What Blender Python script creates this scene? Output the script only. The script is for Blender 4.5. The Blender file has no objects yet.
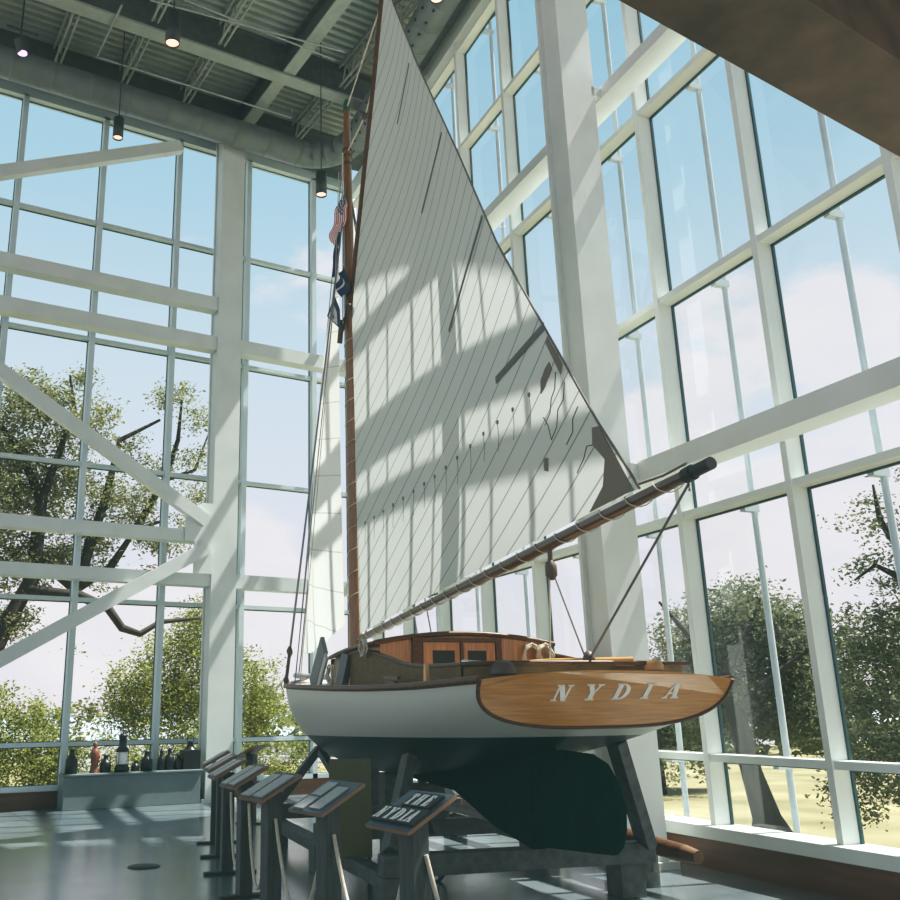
import bpy, math, random
from mathutils import Vector, Matrix
random.seed(7)
PI = math.pi
COL = bpy.context.scene.collection
sc = bpy.context.scene

# ------------------------------------------------------------------ materials
def nt(name):
    m = bpy.data.materials.new(name); m.use_nodes = True
    t = m.node_tree; t.nodes.clear()
    out = t.nodes.new('ShaderNodeOutputMaterial')
    return m, t, out
def N(t, typ, **kw):
    n = t.nodes.new(typ)
    for k, v in kw.items():
        if k.startswith('i_'):
            n.inputs[k[2:].replace('_', ' ')].default_value = v
        else: setattr(n, k, v)
    return n
def c4(c): return (c[0], c[1], c[2], 1)
def mat(name, col, rough=.5, metal=0, noise=.12, nscale=6, bump=0, spec=.5, col2=None, stretch=(1,1,1), emit=None, estr=0, coat=0):
    m, t, out = nt(name)
    p = N(t, 'ShaderNodeBsdfPrincipled')
    p.inputs['Roughness'].default_value = rough; p.inputs['Metallic'].default_value = metal
    p.inputs['Specular IOR Level'].default_value = spec
    p.inputs['Coat Weight'].default_value = coat
    tc = N(t, 'ShaderNodeTexCoord'); mp = N(t, 'ShaderNodeMapping'); mp.inputs['Scale'].default_value = stretch
    nz = N(t, 'ShaderNodeTexNoise'); nz.inputs['Scale'].default_value = nscale; nz.inputs['Detail'].default_value = 4
    t.links.new(tc.outputs['Object'], mp.inputs['Vector']); t.links.new(mp.outputs['Vector'], nz.inputs['Vector'])
    rp = N(t, 'ShaderNodeValToRGB')
    a = [max(0, x*(1-noise)) for x in col]; b = [min(1, x*(1+noise)) for x in (col2 or col)]
    rp.color_ramp.elements[0].position = .3; rp.color_ramp.elements[1].position = .7
    rp.color_ramp.elements[0].color = c4(a); rp.color_ramp.elements[1].color = c4(b)
    t.links.new(nz.outputs['Fac'], rp.inputs['Fac']); t.links.new(rp.outputs['Color'], p.inputs['Base Color'])
    if bump:
        bp = N(t, 'ShaderNodeBump'); bp.inputs['Strength'].default_value = bump; bp.inputs['Distance'].default_value = .02
        t.links.new(nz.outputs['Fac'], bp.inputs['Height']); t.links.new(bp.outputs['Normal'], p.inputs['Normal'])
    if emit:
        p.inputs['Emission Color'].default_value = c4(emit); p.inputs['Emission Strength'].default_value = estr
    t.links.new(p.outputs['BSDF'], out.inputs['Surface'])
    return m
def math_n(t, op, a, b=None, c=None):
    n = N(t, 'ShaderNodeMath', operation=op)
    for i, v in enumerate((a, b, c)):
        if v is None: continue
        if isinstance(v, (int, float)): n.inputs[i].default_value = v
        else: t.links.new(v, n.inputs[i])
    return n.outputs[0]
def mix_col(t, fac, a, b):
    n = N(t, 'ShaderNodeMix', data_type='RGBA')
    if isinstance(fac, (int, float)): n.inputs[0].default_value = fac
    else: t.links.new(fac, n.inputs[0])
    for k, v in ((6, a), (7, b)):
        if isinstance(v, tuple): n.inputs[k].default_value = c4(v)
        else: t.links.new(v, n.inputs[k])
    return n.outputs[2]

M = {}
M['white_steel'] = mat('white_steel', (.70,.74,.72), .42, noise=.05, nscale=2)
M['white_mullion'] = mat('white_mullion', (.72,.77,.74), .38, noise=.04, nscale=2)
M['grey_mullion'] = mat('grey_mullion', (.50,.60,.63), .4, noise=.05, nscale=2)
M['girt'] = mat('girt', (.58,.64,.62), .45, noise=.06, nscale=2)
M['gasket'] = mat('gasket', (.02,.07,.085), .4)
M['pole_out'] = mat('pole_out', (.60,.68,.74), .3, noise=.05)
M['duct'] = mat('duct', (.135,.165,.165), .5, metal=.15, noise=.15, nscale=3)
M['dark_steel'] = mat('dark_steel', (.085,.105,.10), .55, noise=.2)
M['ceil_light_steel'] = mat('ceil_light_steel', (.32,.37,.35), .5, noise=.1)
M['deck_metal'] = mat('deck_metal', (.34,.40,.37), .5, metal=.1, noise=.15, nscale=2)
M['lamp_black'] = mat('lamp_black', (.03,.045,.045), .45)
M['lamp_glow'] = mat('lamp_glow', (1,.8,.7), .5, emit=(1,.50,.38), estr=1.4)
M['cold_glow'] = mat('cold_glow', (.8,.9,1), .5, emit=(.7,.85,1), estr=2)
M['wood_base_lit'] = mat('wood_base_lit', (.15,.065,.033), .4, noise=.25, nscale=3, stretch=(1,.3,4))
M['raw_end'] = mat('raw_end', (.16,.08,.04), .7, noise=.3)
M['spot_glow'] = mat('spot_glow', (.9,.7,1), .5, emit=(.60,.30,1), estr=2.4)
M['bridge'] = mat('bridge', (.105,.064,.04), .65, noise=.45, nscale=3.5, bump=.1)
M['black'] = mat('black', (.012,.015,.016), .6)
M['room_grey'] = mat('room_grey', (.16,.19,.19), .8)
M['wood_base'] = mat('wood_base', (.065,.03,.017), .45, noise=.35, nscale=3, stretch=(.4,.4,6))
M['varnish'] = mat('varnish', (.42,.175,.032), .3, noise=.10, nscale=3, stretch=(1.2,1.2,26), col2=(.54,.25,.055), coat=.2)
M['varnish_v'] = mat('varnish_v', (.29,.145,.045), .35, noise=.15, nscale=4, stretch=(18,18,1), col2=(.46,.20,.06), coat=.3)
M['dark_wood'] = mat('dark_wood', (.095,.042,.02), .4, noise=.3, nscale=5, stretch=(3,3,10), spec=.25)
M['coaming_wood'] = mat('coaming_wood', (.125,.08,.032), .6, noise=.3, nscale=5, stretch=(2,2,10), spec=.2)
M['mast_wood'] = mat('mast_wood', (.21,.095,.035), .3, noise=.3, nscale=4, stretch=(10,10,1), coat=.4)
M['boom_wood'] = mat('boom_wood', (.07,.035,.022), .28, noise=.3, nscale=4, stretch=(8,1,8), coat=.15)
M['tan_wood'] = mat('tan_wood', (.55,.30,.11), .35, noise=.2, nscale=5)
M['timber'] = mat('timber', (.085,.095,.09), .65, noise=.35, nscale=4, stretch=(3,3,3), bump=.1)
M['post_wood'] = mat('post_wood', (.022,.032,.031), .55, noise=.25, nscale=5, stretch=(6,6,1), col2=(.036,.046,.043))
M['panel_wood'] = mat('panel_wood', (.06,.05,.04), .45, noise=.3)
M['panel_edge'] = mat('panel_edge', (.24,.13,.065), .45, noise=.2)
M['panel_blue'] = mat('panel_blue', (.028,.055,.085), .45, noise=.3, nscale=9)
M['plate'] = mat('plate', (.30,.31,.31), .35, noise=.15, nscale=25)
M['letter_white'] = mat('letter_white', (.95,.95,.92), .4, noise=.03)
M['letter_gold'] = mat('letter_gold', (.92,.88,.78), .35, noise=.1)
M['rope'] = mat('rope', (.55,.50,.40), .85, noise=.15, nscale=60)
M['dark_rope'] = mat('dark_rope', (.16,.14,.13), .8, noise=.1)
M['wire'] = mat('wire', (.22,.21,.26), .4, metal=.4)
M['chrome'] = mat('chrome', (.7,.72,.72), .2, metal=.9)
M['block_wood'] = mat('block_wood', (.09,.06,.045), .5)
M['deck_paint'] = mat('deck_paint', (.45,.46,.43), .55)
M['grey_board'] = mat('grey_board', (.16,.175,.18), .55)
M['bench'] = mat('bench', (.115,.16,.17), .6, noise=.06)
M['lantern_black'] = mat('lantern_black', (.012,.016,.018), .4, metal=.3)
M['lantern_brown'] = mat('lantern_brown', (.16,.055,.03), .45)
M['lens_clear'] = mat('lens_clear', (.75,.80,.82), .1, noise=.05)
M['olive'] = mat('olive', (.085,.09,.028), .3, noise=.15)
M['bark'] = mat('bark', (.03,.026,.022), .9, noise=.4, nscale=5, bump=.4)
M['navy'] = mat('navy', (.02,.045,.11), .8)
M['cap_green'] = mat('cap_green', (.02,.09,.06), .5)
M['sea'] = mat('sea', (.42,.50,.60), .3, noise=.05)
M['far_land'] = mat('far_land', (.22,.30,.34), .9)
M['road'] = mat('road', (.22,.22,.235), .9, noise=.08)
M['flag_white'] = mat('flag_white', (.75,.75,.75), .8)
M['flag_red'] = mat('flag_red', (.45,.04,.05), .8)
M['orange'] = mat('orange', (.8,.25,.05), .7)

def glass_mat():
    m, t, out = nt('window_glass')
    tr = N(t, 'ShaderNodeBsdfTransparent'); tr.inputs['Color'].default_value = (.93,.975,.985,1)
    gl = N(t, 'ShaderNodeBsdfGlossy'); gl.inputs['Roughness'].default_value = .01; gl.inputs['Color'].default_value = (.9,.95,1,1)
    fr = N(t, 'ShaderNodeFresnel'); fr.inputs['IOR'].default_value = 1.35
    f = math_n(t, 'MULTIPLY', fr.outputs[0], .09)
    mx = N(t, 'ShaderNodeMixShader'); t.links.new(f, mx.inputs[0]); t.links.new(tr.outputs[0], mx.inputs[1]); t.links.new(gl.outputs[0], mx.inputs[2])
    t.links.new(mx.outputs[0], out.inputs['Surface']); return m
M['glass'] = glass_mat()

def floor_mat():
    m, t, out = nt('polished_concrete')
    p = N(t, 'ShaderNodeBsdfPrincipled'); tc = N(t, 'ShaderNodeTexCoord')
    nz = N(t, 'ShaderNodeTexNoise', i_Scale=.9, i_Detail=7.0); t.links.new(tc.outputs['Object'], nz.inputs['Vector'])
    rp = N(t, 'ShaderNodeValToRGB'); rp.color_ramp.elements[0].position = .3; rp.color_ramp.elements[1].position = .72
    rp.color_ramp.elements[0].color = (.075,.105,.125,1); rp.color_ramp.elements[1].color = (.17,.215,.24,1)
    t.links.new(nz.outputs['Fac'], rp.inputs['Fac'])
    sx = N(t, 'ShaderNodeSeparateXYZ'); t.links.new(tc.outputs['Object'], sx.inputs[0])
    def seam(v, period, off):
        a = math_n(t, 'ADD', v, off); a = math_n(t, 'DIVIDE', a, period); a = math_n(t, 'FRACT', a)
        return math_n(t, 'LESS_THAN', a, .022/period)
    s = math_n(t, 'MAXIMUM', seam(sx.outputs[0], 3.4, 10.32), seam(sx.outputs[1], 5.2, 4.2))
    s = math_n(t, 'MULTIPLY', s, .75)
    c = mix_col(t, s, rp.outputs['Color'], (.02,.025,.03))
    t.links.new(c, p.inputs['Base Color'])
    n2 = N(t, 'ShaderNodeTexNoise', i_Scale=3.0, i_Detail=5.0); t.links.new(tc.outputs['Object'], n2.inputs['Vector'])
    r = N(t, 'ShaderNodeMapRange'); r.inputs[3].default_value = .15; r.inputs[4].default_value = .30
    t.links.new(n2.outputs['Fac'], r.inputs[0]); t.links.new(r.outputs[0], p.inputs['Roughness'])
    p.inputs['Specular IOR Level'].default_value = 1.0; p.inputs['Coat Weight'].default_value = .3; p.inputs['Coat Roughness'].default_value = .16
    t.links.new(p.outputs[0], out.inputs['Surface']); return m
M['floor'] = floor_mat()

def hull_mat():
    m, t, out = nt('hull_paint')
    p = N(t, 'ShaderNodeBsdfPrincipled'); tc = N(t, 'ShaderNodeTexCoord')
    sx = N(t, 'ShaderNodeSeparateXYZ'); t.links.new(tc.outputs['Object'], sx.inputs[0])
    w = math_n(t, 'MULTIPLY_ADD', sx.outputs[1], -.013, 1.405)
    d = math_n(t, 'GREATER_THAN', sx.outputs[2], w)
    nz = N(t, 'ShaderNodeTexNoise', i_Scale=2.0, i_Detail=3.0); t.links.new(tc.outputs['Object'], nz.inputs['Vector'])
    g = mix_col(t, nz.outputs['Fac'], (.0015,.017,.015), (.004,.028,.024))
    c = mix_col(t, d, g, (.52,.54,.48))
    t.links.new(c, p.inputs['Base Color']); p.inputs['Roughness'].default_value = .38; p.inputs['Specular IOR Level'].default_value = .3
    t.links.new(p.outputs[0], out.inputs['Surface']); return m
M['hull'] = hull_mat()
M['keel_green'] = mat('keel_green', (.001,.022,.018), .8, noise=.3, spec=.03)

def sail_mat(name, du, period, col, seam_col, trans=.55):
    # du = (dy, dz) direction across the cloths; seams are narrow stripes in the cloth itself
    m, t, out = nt(name)
    tc = N(t, 'ShaderNodeTexCoord'); sx = N(t, 'ShaderNodeSeparateXYZ'); t.links.new(tc.outputs['Object'], sx.inputs[0])
    a = math_n(t, 'MULTIPLY', sx.outputs[1], du[0]); a = math_n(t, 'MULTIPLY_ADD', sx.outputs[2], du[1], a)
    f = math_n(t, 'FRACT', math_n(t, 'DIVIDE', a, period)); s = math_n(t, 'LESS_THAN', f, .02/period)
    s = math_n(t, 'MULTIPLY', s, .75)
    nz = N(t, 'ShaderNodeTexNoise', i_Scale=1.2, i_Detail=4.0); t.links.new(tc.outputs['Object'], nz.inputs['Vector'])
    c0 = mix_col(t, nz.outputs['Fac'], tuple(x*.93 for x in col), col)
    c = mix_col(t, s, c0, seam_col)
    df = N(t, 'ShaderNodeBsdfDiffuse'); tl = N(t, 'ShaderNodeBsdfTranslucent')
    t.links.new(c, df.inputs[0]); t.links.new(c, tl.inputs[0])
    mx = N(t, 'ShaderNodeMixShader'); mx.inputs[0].default_value = trans
    t.links.new(df.outputs[0], mx.inputs[1]); t.links.new(tl.outputs[0], mx.inputs[2]); t.links.new(mx.outputs[0], out.inputs['Surface'])
    return m
M['sail'] = sail_mat('sail_cloth', (-.477,-.879), .265, (.52,.555,.54), (.16,.17,.17), .5)
M['jib'] = sail_mat('jib_cloth', (-.2,.98), .6, (.74,.76,.72), (.4,.42,.40), .55)
M['patch'] = sail_mat('patch_cloth', (0,1), 5, (.33,.30,.25), (.3,.3,.3), .4)
M['batten'] = sail_mat('batten_cloth', (0,1), 5, (.20,.21,.21), (.2,.2,.2), .2)

def leaf_mat(name, a, b, trans=.4):
    m, t, out = nt(name)
    g = N(t, 'ShaderNodeNewGeometry'); tc = N(t, 'ShaderNodeTexCoord')
    nz = N(t, 'ShaderNodeTexNoise', i_Scale=.8, i_Detail=2.0); t.links.new(tc.outputs['Object'], nz.inputs['Vector'])
    f = math_n(t, 'MULTIPLY_ADD', g.outputs['Random Per Island'], .6, math_n(t, 'MULTIPLY', nz.outputs['Fac'], .4))
    c = mix_col(t, f, a, b)
    df = N(t, 'ShaderNodeBsdfDiffuse'); tl = N(t, 'ShaderNodeBsdfTranslucent')
    t.links.new(c, df.inputs[0]); t.links.new(c, tl.inputs[0])
    mx = N(t, 'ShaderNodeMixShader'); mx.inputs[0].default_value = trans
    t.links.new(df.outputs[0], mx.inputs[1]); t.links.new(tl.outputs[0], mx.inputs[2]); t.links.new(mx.outputs[0], out.inputs['Surface'])
    return m
M['leaf'] = leaf_mat('leaf', (.05,.065,.03), (.42,.43,.21))
M['leaf_bright'] = leaf_mat('leaf_bright', (.045,.07,.02), (.44,.47,.15))
M['leaf_dark'] = leaf_mat('leaf_dark', (.05,.07,.05), (.27,.30,.18))
M['lawn'] = mat('lawn', (.19,.175,.075), .95, noise=.3, nscale=.5, col2=(.27,.235,.12))

# ------------------------------------------------------------------ mesh helper
class MB:
    def __init__(s): s.v, s.f, s.sm, s.mi = [], [], [], []
    def add(s, vs, fs, smooth=False, mi=0):
        o = len(s.v); s.v += [tuple(v) for v in vs]
        for f in fs: s.f.append([i+o for i in f]); s.sm.append(smooth); s.mi.append(mi)
        return s
    def box(s, c, d, rz=0, ax=None, mi=0):
        R = Matrix.Rotation(rz, 3, 'Z') if ax is None else ax
        vs = [Vector(c)+R@Vector((sx*d[0]/2, sy*d[1]/2, sz*d[2]/2)) for sx in (-1,1) for sy in (-1,1) for sz in (-1,1)]
        return s.add(vs, [(0,1,3,2),(4,6,7,5),(0,4,5,1),(2,3,7,6),(0,2,6,4),(1,5,7,3)], mi=mi)
    def b2(s, a, b, mi=0):
        return s.box([(a[i]+b[i])/2 for i in range(3)], [abs(b[i]-a[i]) for i in range(3)], mi=mi)
    def bar(s, p, q, w, h, up=(0,0,1), mi=0):      # rectangular bar from p to q
        p, q = Vector(p), Vector(q); d = (q-p); L = d.length; d.normalize(); u = Vector(up)
        x = d.cross(u); x.normalize(); z = x.cross(d)
        ax = Matrix((x, d, z)).transposed()
        return s.box((p+q)/2, (w, L, h), ax=ax, mi=mi)
    def tube(s, pts, r, n=10, cap=True, smooth=True, mi=0):
        pts = [Vector(p) for p in pts]; m = len(pts)
        rr = r if isinstance(r, (list, tuple)) else [r]*m
        ref = None; vs = []
        for i, p in enumerate(pts):
            d = (pts[min(i+1, m-1)]-pts[max(i-1, 0)]).normalized()
            if ref is None: ref = d.orthogonal().normalized()
            ref = (ref-d*ref.dot(d)).normalized(); b = d.cross(ref)
            for k in range(n):
                a = 2*PI*k/n; vs.append(p+(ref*math.cos(a)+b*math.sin(a))*rr[i])
        fs = [(i*n+k, i*n+(k+1) % n, (i+1)*n+(k+1) % n, (i+1)*n+k) for i in range(m-1) for k in range(n)]
        s.add(vs, fs, smooth, mi)
        if cap: s.add(vs[:n][::-1], [tuple(range(n))], mi=mi); s.add(vs[-n:], [tuple(range(n))], mi=mi)
        return s
    def lathe(s, prof, c=(0,0,0), n=20, mi=0):
        vs = [(c[0]+r*math.cos(2*PI*k/n), c[1]+r*math.sin(2*PI*k/n), c[2]+z) for r, z in prof for k in range(n)]
        fs = [(i*n+k, i*n+(k+1) % n, (i+1)*n+(k+1) % n, (i+1)*n+k) for i in range(len(prof)-1) for k in range(n)]
        return s.add(vs, fs, True, mi)
    def prism(s, pts, fn, a, b, mi=0):              # outline pts (u,v) extruded a..b, fn maps (u,v,w)->xyz
        n = len(pts); vs = [fn(u, v, a) for u, v in pts]+[fn(u, v, b) for u, v in pts]
        fs = [tuple(range(n))[::-1], tuple(range(n, 2*n))]+[(i, (i+1) % n, n+(i+1) % n, n+i) for i in range(n)]
        return s.add(vs, fs, mi=mi)
    def grid(s, rows, smooth=True, mi=0):
        a, b = len(rows), len(rows[0])
        return s.add([p for r in rows for p in r], [(i*b+j, i*b+j+1, (i+1)*b+j+1, (i+1)*b+j) for i in range(a-1) for j in range(b-1)], smooth, mi)
    def build(s, name, mats, parent=None, bevel=0, loc=None):
        me = bpy.data.meshes.new(name); me.from_pydata(s.v, [], s.f); me.update()
        me.polygons.foreach_set('use_smooth', s.sm); me.polygons.foreach_set('material_index', s.mi)
        for mm in (mats if isinstance(mats, (list, tuple)) else [mats]): me.materials.append(M[mm])
        o = bpy.data.objects.new(name, me); COL.objects.link(o)
        if loc: o.location = loc
        if parent: o.parent = parent
        if bevel:
            bv = o.modifiers.new('bevel', 'BEVEL'); bv.width = bevel; bv.segments = 2; bv.limit_method = 'ANGLE'
        return o
def tag(o, label=None, cat=None, group=None, kind=None):
    if label: o['label'] = label
    if cat: o['category'] = cat
    if group: o['group'] = group
    if kind: o['kind'] = kind
    return o
def thing(name, label, cat, loc=(0,0,0), rz=0, group=None):
    o = bpy.data.objects.new(name, None); COL.objects.link(o); o.location = loc; o.rotation_euler = (0,0,rz)
    o.empty_display_size = .2
    return tag(o, label, cat, group)
def struct(o): o['kind'] = 'structure'; return o
def copy_tree(o, parent=None):
    c = o.copy(); COL.objects.link(c)
    if parent: c.parent = parent
    for ch in list(o.children): copy_tree(ch, c)
    return c

# ------------------------------------------------------------------ room frame
YL = 18.03                                   # centre plane of the left glass wall
TH = -.175                                   # the right glass wall is turned by this angle
WD = Vector((-math.sin(TH), math.cos(TH), 0)); WN = Vector((math.cos(TH), math.sin(TH), 0)); W0 = Vector((8.607, 8, 0))
def W(s, off, z): return W0+WD*s-WN*off+Vector((0,0,z))      # off > 0 is towards the room
def wbox(mb, s0, s1, o0, o1, z0, z1, mi=0):
    c = W((s0+s1)/2, (o0+o1)/2, (z0+z1)/2)
    ax = Matrix((-WN, WD, Vector((0,0,1)))).transposed()
    mb.box(c, (abs(o1-o0), abs(s1-s0), z1-z0), ax=ax, mi=mi)
TZ = [1.054, 3.68, 6.332, 8.988, 11.633, 13.697]
ZTOP = 14.25
CORNER = (10.35, 18.03)

mb = MB(); mb.add([(-9,-6,0),(6.25,-6,0),(10.45,18.2,0),(-9,18.2,0)], [(0,1,2,3)])
struct(mb.build('floor', 'floor'))

# left wall: mullions at X = 2.505 + 1.706 i
LX = [2.505+1.706*i for i in range(-5, 5)]
xs = LX+[CORNER[0]-.05]
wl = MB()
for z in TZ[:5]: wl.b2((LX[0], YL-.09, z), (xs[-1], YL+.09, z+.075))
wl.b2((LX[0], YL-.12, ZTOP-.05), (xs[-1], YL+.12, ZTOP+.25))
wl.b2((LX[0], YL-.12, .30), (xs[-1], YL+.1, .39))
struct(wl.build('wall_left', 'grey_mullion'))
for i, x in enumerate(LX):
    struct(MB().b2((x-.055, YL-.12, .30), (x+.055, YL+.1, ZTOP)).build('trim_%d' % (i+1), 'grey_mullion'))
zb = [.39]+TZ[:5]
for i in range(len(xs)-1):
    a, b = xs[i]+.055, xs[i+1]-.055
    if i < 4: continue
    w = MB()
    for k, z in enumerate(zb):
        z0 = z if k == 0 else z+.075; z1 = (TZ[:5]+[ZTOP-.05])[k]
        w.b2((a, YL+.03, z1-.02), (b, YL+.05, z1)); w.b2((b-.016, YL+.03, z0), (b, YL+.05, z1)); w.b2((a, YL+.03, z0), (a+.016, YL+.05, z1)); w.b2((a, YL+.03, z0), (b, YL+.05, z0+.012))
    fr = struct(w.build('window_%d' % (i-3), 'gasket'))
    g = MB(); g.add([(a, YL+.06, .39), (b, YL+.06, .39), (b, YL+.06, ZTOP), (a, YL+.06, ZTOP)], [(0,1,2,3)]); g.build('pane', 'glass', fr)
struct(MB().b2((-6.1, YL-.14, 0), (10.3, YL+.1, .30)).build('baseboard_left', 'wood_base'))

# right wall: mullions, near faces at s = -.843 + 1.632 n
RS = [-.843+1.632*n for n in range(6, -6, -1)]          # from the far corner towards the camera side
wr = MB()
s_far, s_near = 10.0, RS[-1]
for z in TZ: wbox(wr, s_near, s_far, -.2, 0, z, z+.075)
wbox(wr, s_near, s_far, -.22, .03, 13.95, 14.35); wbox(wr, s_near, s_far, -.25, .16, .30, .42)
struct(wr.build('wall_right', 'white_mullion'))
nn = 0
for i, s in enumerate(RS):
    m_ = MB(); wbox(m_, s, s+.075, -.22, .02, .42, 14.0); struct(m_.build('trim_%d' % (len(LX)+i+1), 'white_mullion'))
for i in range(len(RS)):
    b = RS[i]; a = (RS[i-1] if i else s_far)
    a0, b0 = b+.075, a                                    # span between the two mullions
    nn += 1
    w = MB()
    for k, z in enumerate([.42]+TZ):
        z0 = z if k == 0 else z+.075; z1 = (TZ+[13.95])[k]
        wbox(w, b0-.022, b0, -.2, -.17, z0, z1); wbox(w, a0, a0+.014, -.2, -.17, z0, z1); wbox(w, a0, b0, -.2, -.17, z1-.022, z1)
    fr = struct(w.build('window_%d' % (nn+len(xs)-5), 'gasket'))
    g = MB(); g.add([W(a0, -.19, .42), W(b0, -.19, .42), W(b0, -.19, 14), W(a0, -.19, 14)], [(0,1,2,3)]); g.build('pane', 'glass', fr)
    # outside tube standing before the middle of each pane, with a clamp at every rail
    if i >= 2:
        sm = (a0+b0)/2+.07; t_ = MB(); t_.tube([W(sm, -.36, -.25), W(sm, -.36, 14.2)], .034, 10)
        tp = t_.build('sunshade_tube', 'pole_out'); tag(tp, 'slim pale metal tube standing outside the middle of a right wall window bay', 'tube', 'metal tubes outside the right glass wall', 'structure')
        for z in TZ: k_ = MB(); wbox(k_, sm-.035, sm+.035, -.40, -.2, z-.05, z+.03); k_.build('clamp', 'pole_out', tp)
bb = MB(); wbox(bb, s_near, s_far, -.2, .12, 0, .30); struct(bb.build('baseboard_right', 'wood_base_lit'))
mb = MB(); mb.tube([(CORNER[0]+.05, YL, 0), (CORNER[0]+.05, YL, 14.3)], .16, 16); struct(mb.build('corner_column', 'white_steel'))

# unseen hall sides behind and left of the camera, kept open for skylight
q = MB()
for k in range(13): q.b2((-6.2,-6+2.0*k,0),(-6.05,-5.92+2.0*k,15.6))
for z in [0]+TZ+[15.3]: q.b2((-6.2,-6,z),(-6.05,YL,z+.3 if z in (0,15.3) else z+.08))
struct(q.build('wall_west', 'white_mullion'))
q = MB()
for k in range(7): q.b2((-6.2+2.0*k,-6.1,0),(-6.12+2.0*k,-6,15.6))
for z in [0]+TZ+[15.3]: q.b2((-6.2,-6.1,z),(6.25,-6,z+.3 if z in (0,15.3) else z+.08))
struct(q.build('wall_back', 'white_mullion'))

# left column, truss rails and braces
CG = 'girt'
c = MB(); c.b2((6.73,17.38,0),(7.27,17.43,14.35)); c.b2((6.73,17.77,0),(7.27,17.82,14.35)); c.b2((6.76,17.43,0),(7.24,17.77,14.35)); c.b2((6.66,17.33,0),(7.34,17.85,.06))
struct(c.build('steel_column', 'girt'))
def girt(x0, x1, z0, z1, name='horizontal_rail'):
    g = MB(); g.b2((x0,17.42,z0),(x1,17.72,z1)); return struct(g.build(name, CG))
for z0, z1 in ((9.99,10.28),(9.07,9.37),(4.90,5.14),(4.03,4.27)): girt(-6, 6.73, z0, z1)
for z0, z1 in ((9.10,9.40),(4.02,4.30)): girt(7.27, 10.0, z0, z1)
def brace(p, q):
    g = MB(); g.bar((p[0],17.31,p[1]), (q[0],17.31,q[1]), .2, .25, up=(0,0,1)); struct(g.build('diagonal_brace', CG))
brace((-1.6,10.15),(5.7,13.62)); brace((-1.0,9.85),(6.55,5.30)); brace((-1.35,.02),(6.6,4.78))
g = MB(); g.prism([(6.35,4.27),(6.73,4.27),(6.73,5.7),(6.5,5.7),(6.15,5.45),(6.15,4.9),(6.35,4.9)], lambda u,v,w: (u,w,v), 17.36, 17.40); struct(g.build('gusset_plate', CG))

# big white column before the right wall and the two long beams
c = MB()
wbox(c, -.60, -.55, .46, .94, 0, 13.8); wbox(c, -.17, -.12, .46, .94, 0, 13.8); wbox(c, -.55, -.17, .55, .88, 0, 13.8)
wbox(c, -.67, -.05, .38, 1.0, 0, .07)
struct(c.build('white_column', 'white_steel'))
for z0, z1 in ((4.14,4.38),(9.33,9.50)):
    c = MB(); wbox(c, s_near, -.25, .04, .36, z0, z1); wbox(c, -.25, 9.6, .04, .36, z0, z1); struct(c.build('long_beam', 'white_steel'))
c = MB(); wbox(c, -.6, -.35, .1, .5, 4.16, 4.36); wbox(c, -.6, -.35, .1, .5, 9.35, 9.48); struct(c.build('beam_bracket', 'white_steel'))
c = MB(); wbox(c, s_near, 9.4, .03, .45, 14.35, 14.75); struct(c.build('roof_fascia', 'dark_steel'))

# ------------------------------------------------------------------ ceiling
mb = MB(); ys = []; y = -6.0
while y < 18.3: ys += [(y, 15.62), (y+.08, 15.62), (y+.10, 15.54), (y+.18, 15.54)]; y += .20
rows = [[(-6.2, yy, zz), (10.6+(yy-18)*.1775, yy, zz)] for yy, zz in ys]; mb.grid(rows, smooth=False)
struct(mb.build('ceiling', 'deck_metal'))
struct(MB().b2((-6.2,-6.1,15.7),(10.9,18.5,15.9)).build('roof_slab', 'black'))
g = MB(); g.b2((-6,17.80,14.42),(10.2,17.95,15.6)); g.b2((-6,17.72,14.9),(10.2,17.80,15.02)); struct(g.build('edge_beam', 'dark_steel'))
def ibeam_x(name, y, z0, x0, x1, dpt=.75):
    g = MB(); g.b2((x0,y-.16,z0),(x1,y+.16,z0+.05), mi=1); g.b2((x0,y-.03,z0+.05),(x1,y+.03,z0+dpt)); g.b2((x0,y-.16,z0+dpt-.05),(x1,y+.16,z0+dpt))
    return struct(g.build(name, ['dark_steel','ceil_light_steel']))
ibeam_x('ceiling_girder', 15.55, 14.78, -6, 9.95); ibeam_x('ceiling_girder', 9.3, 14.78, -6, 8.6)
def ibeam_y(x, y0, y1, z0=14.85, dpt=.6):
    g = MB(); g.b2((x-.14,y0,z0),(x+.14,y1,z0+.04), mi=1); g.b2((x-.025,y0,z0+.04),(x+.025,y1,z0+dpt)); g.b2((x-.14,y0,z0+dpt-.04),(x+.14,y1,z0+dpt))
    return struct(g.build('ceiling_beam', ['dark_steel','ceil_light_steel']))
ibeam_y(7.42, 9.4, 15.4); ibeam_y(7.36, 15.7, 17.78); ibeam_y(1.6, 9.4, 15.4)
def joist(x, y0, y1):
    g = MB()
    for dx in (-.06, .06): g.b2((x+dx-.018,y0,14.95),(x+dx+.018,y1,15.0)); g.b2((x+dx-.018,y0,15.44),(x+dx+.018,y1,15.5))
    n = max(2, int((y1-y0)/.42)); st = (y1-y0)/n
    for k in range(n):
        a, b = y0+k*st, y0+(k+.5)*st
        g.bar((x, a, 14.98), (x, b, 15.46), .025, .025, up=(1,0,0)); g.bar((x, b, 15.46), (x, y0+(k+1)*st, 14.98), .025, .025, up=(1,0,0))
    return struct(g.build('ceiling_joist', 'ceil_light_steel'))
for x in (-1.3, .15, 3.0, 4.43, 5.86, 8.72): joist(x, 15.7, 17.78); joist(x, 9.45, 15.4)
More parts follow.
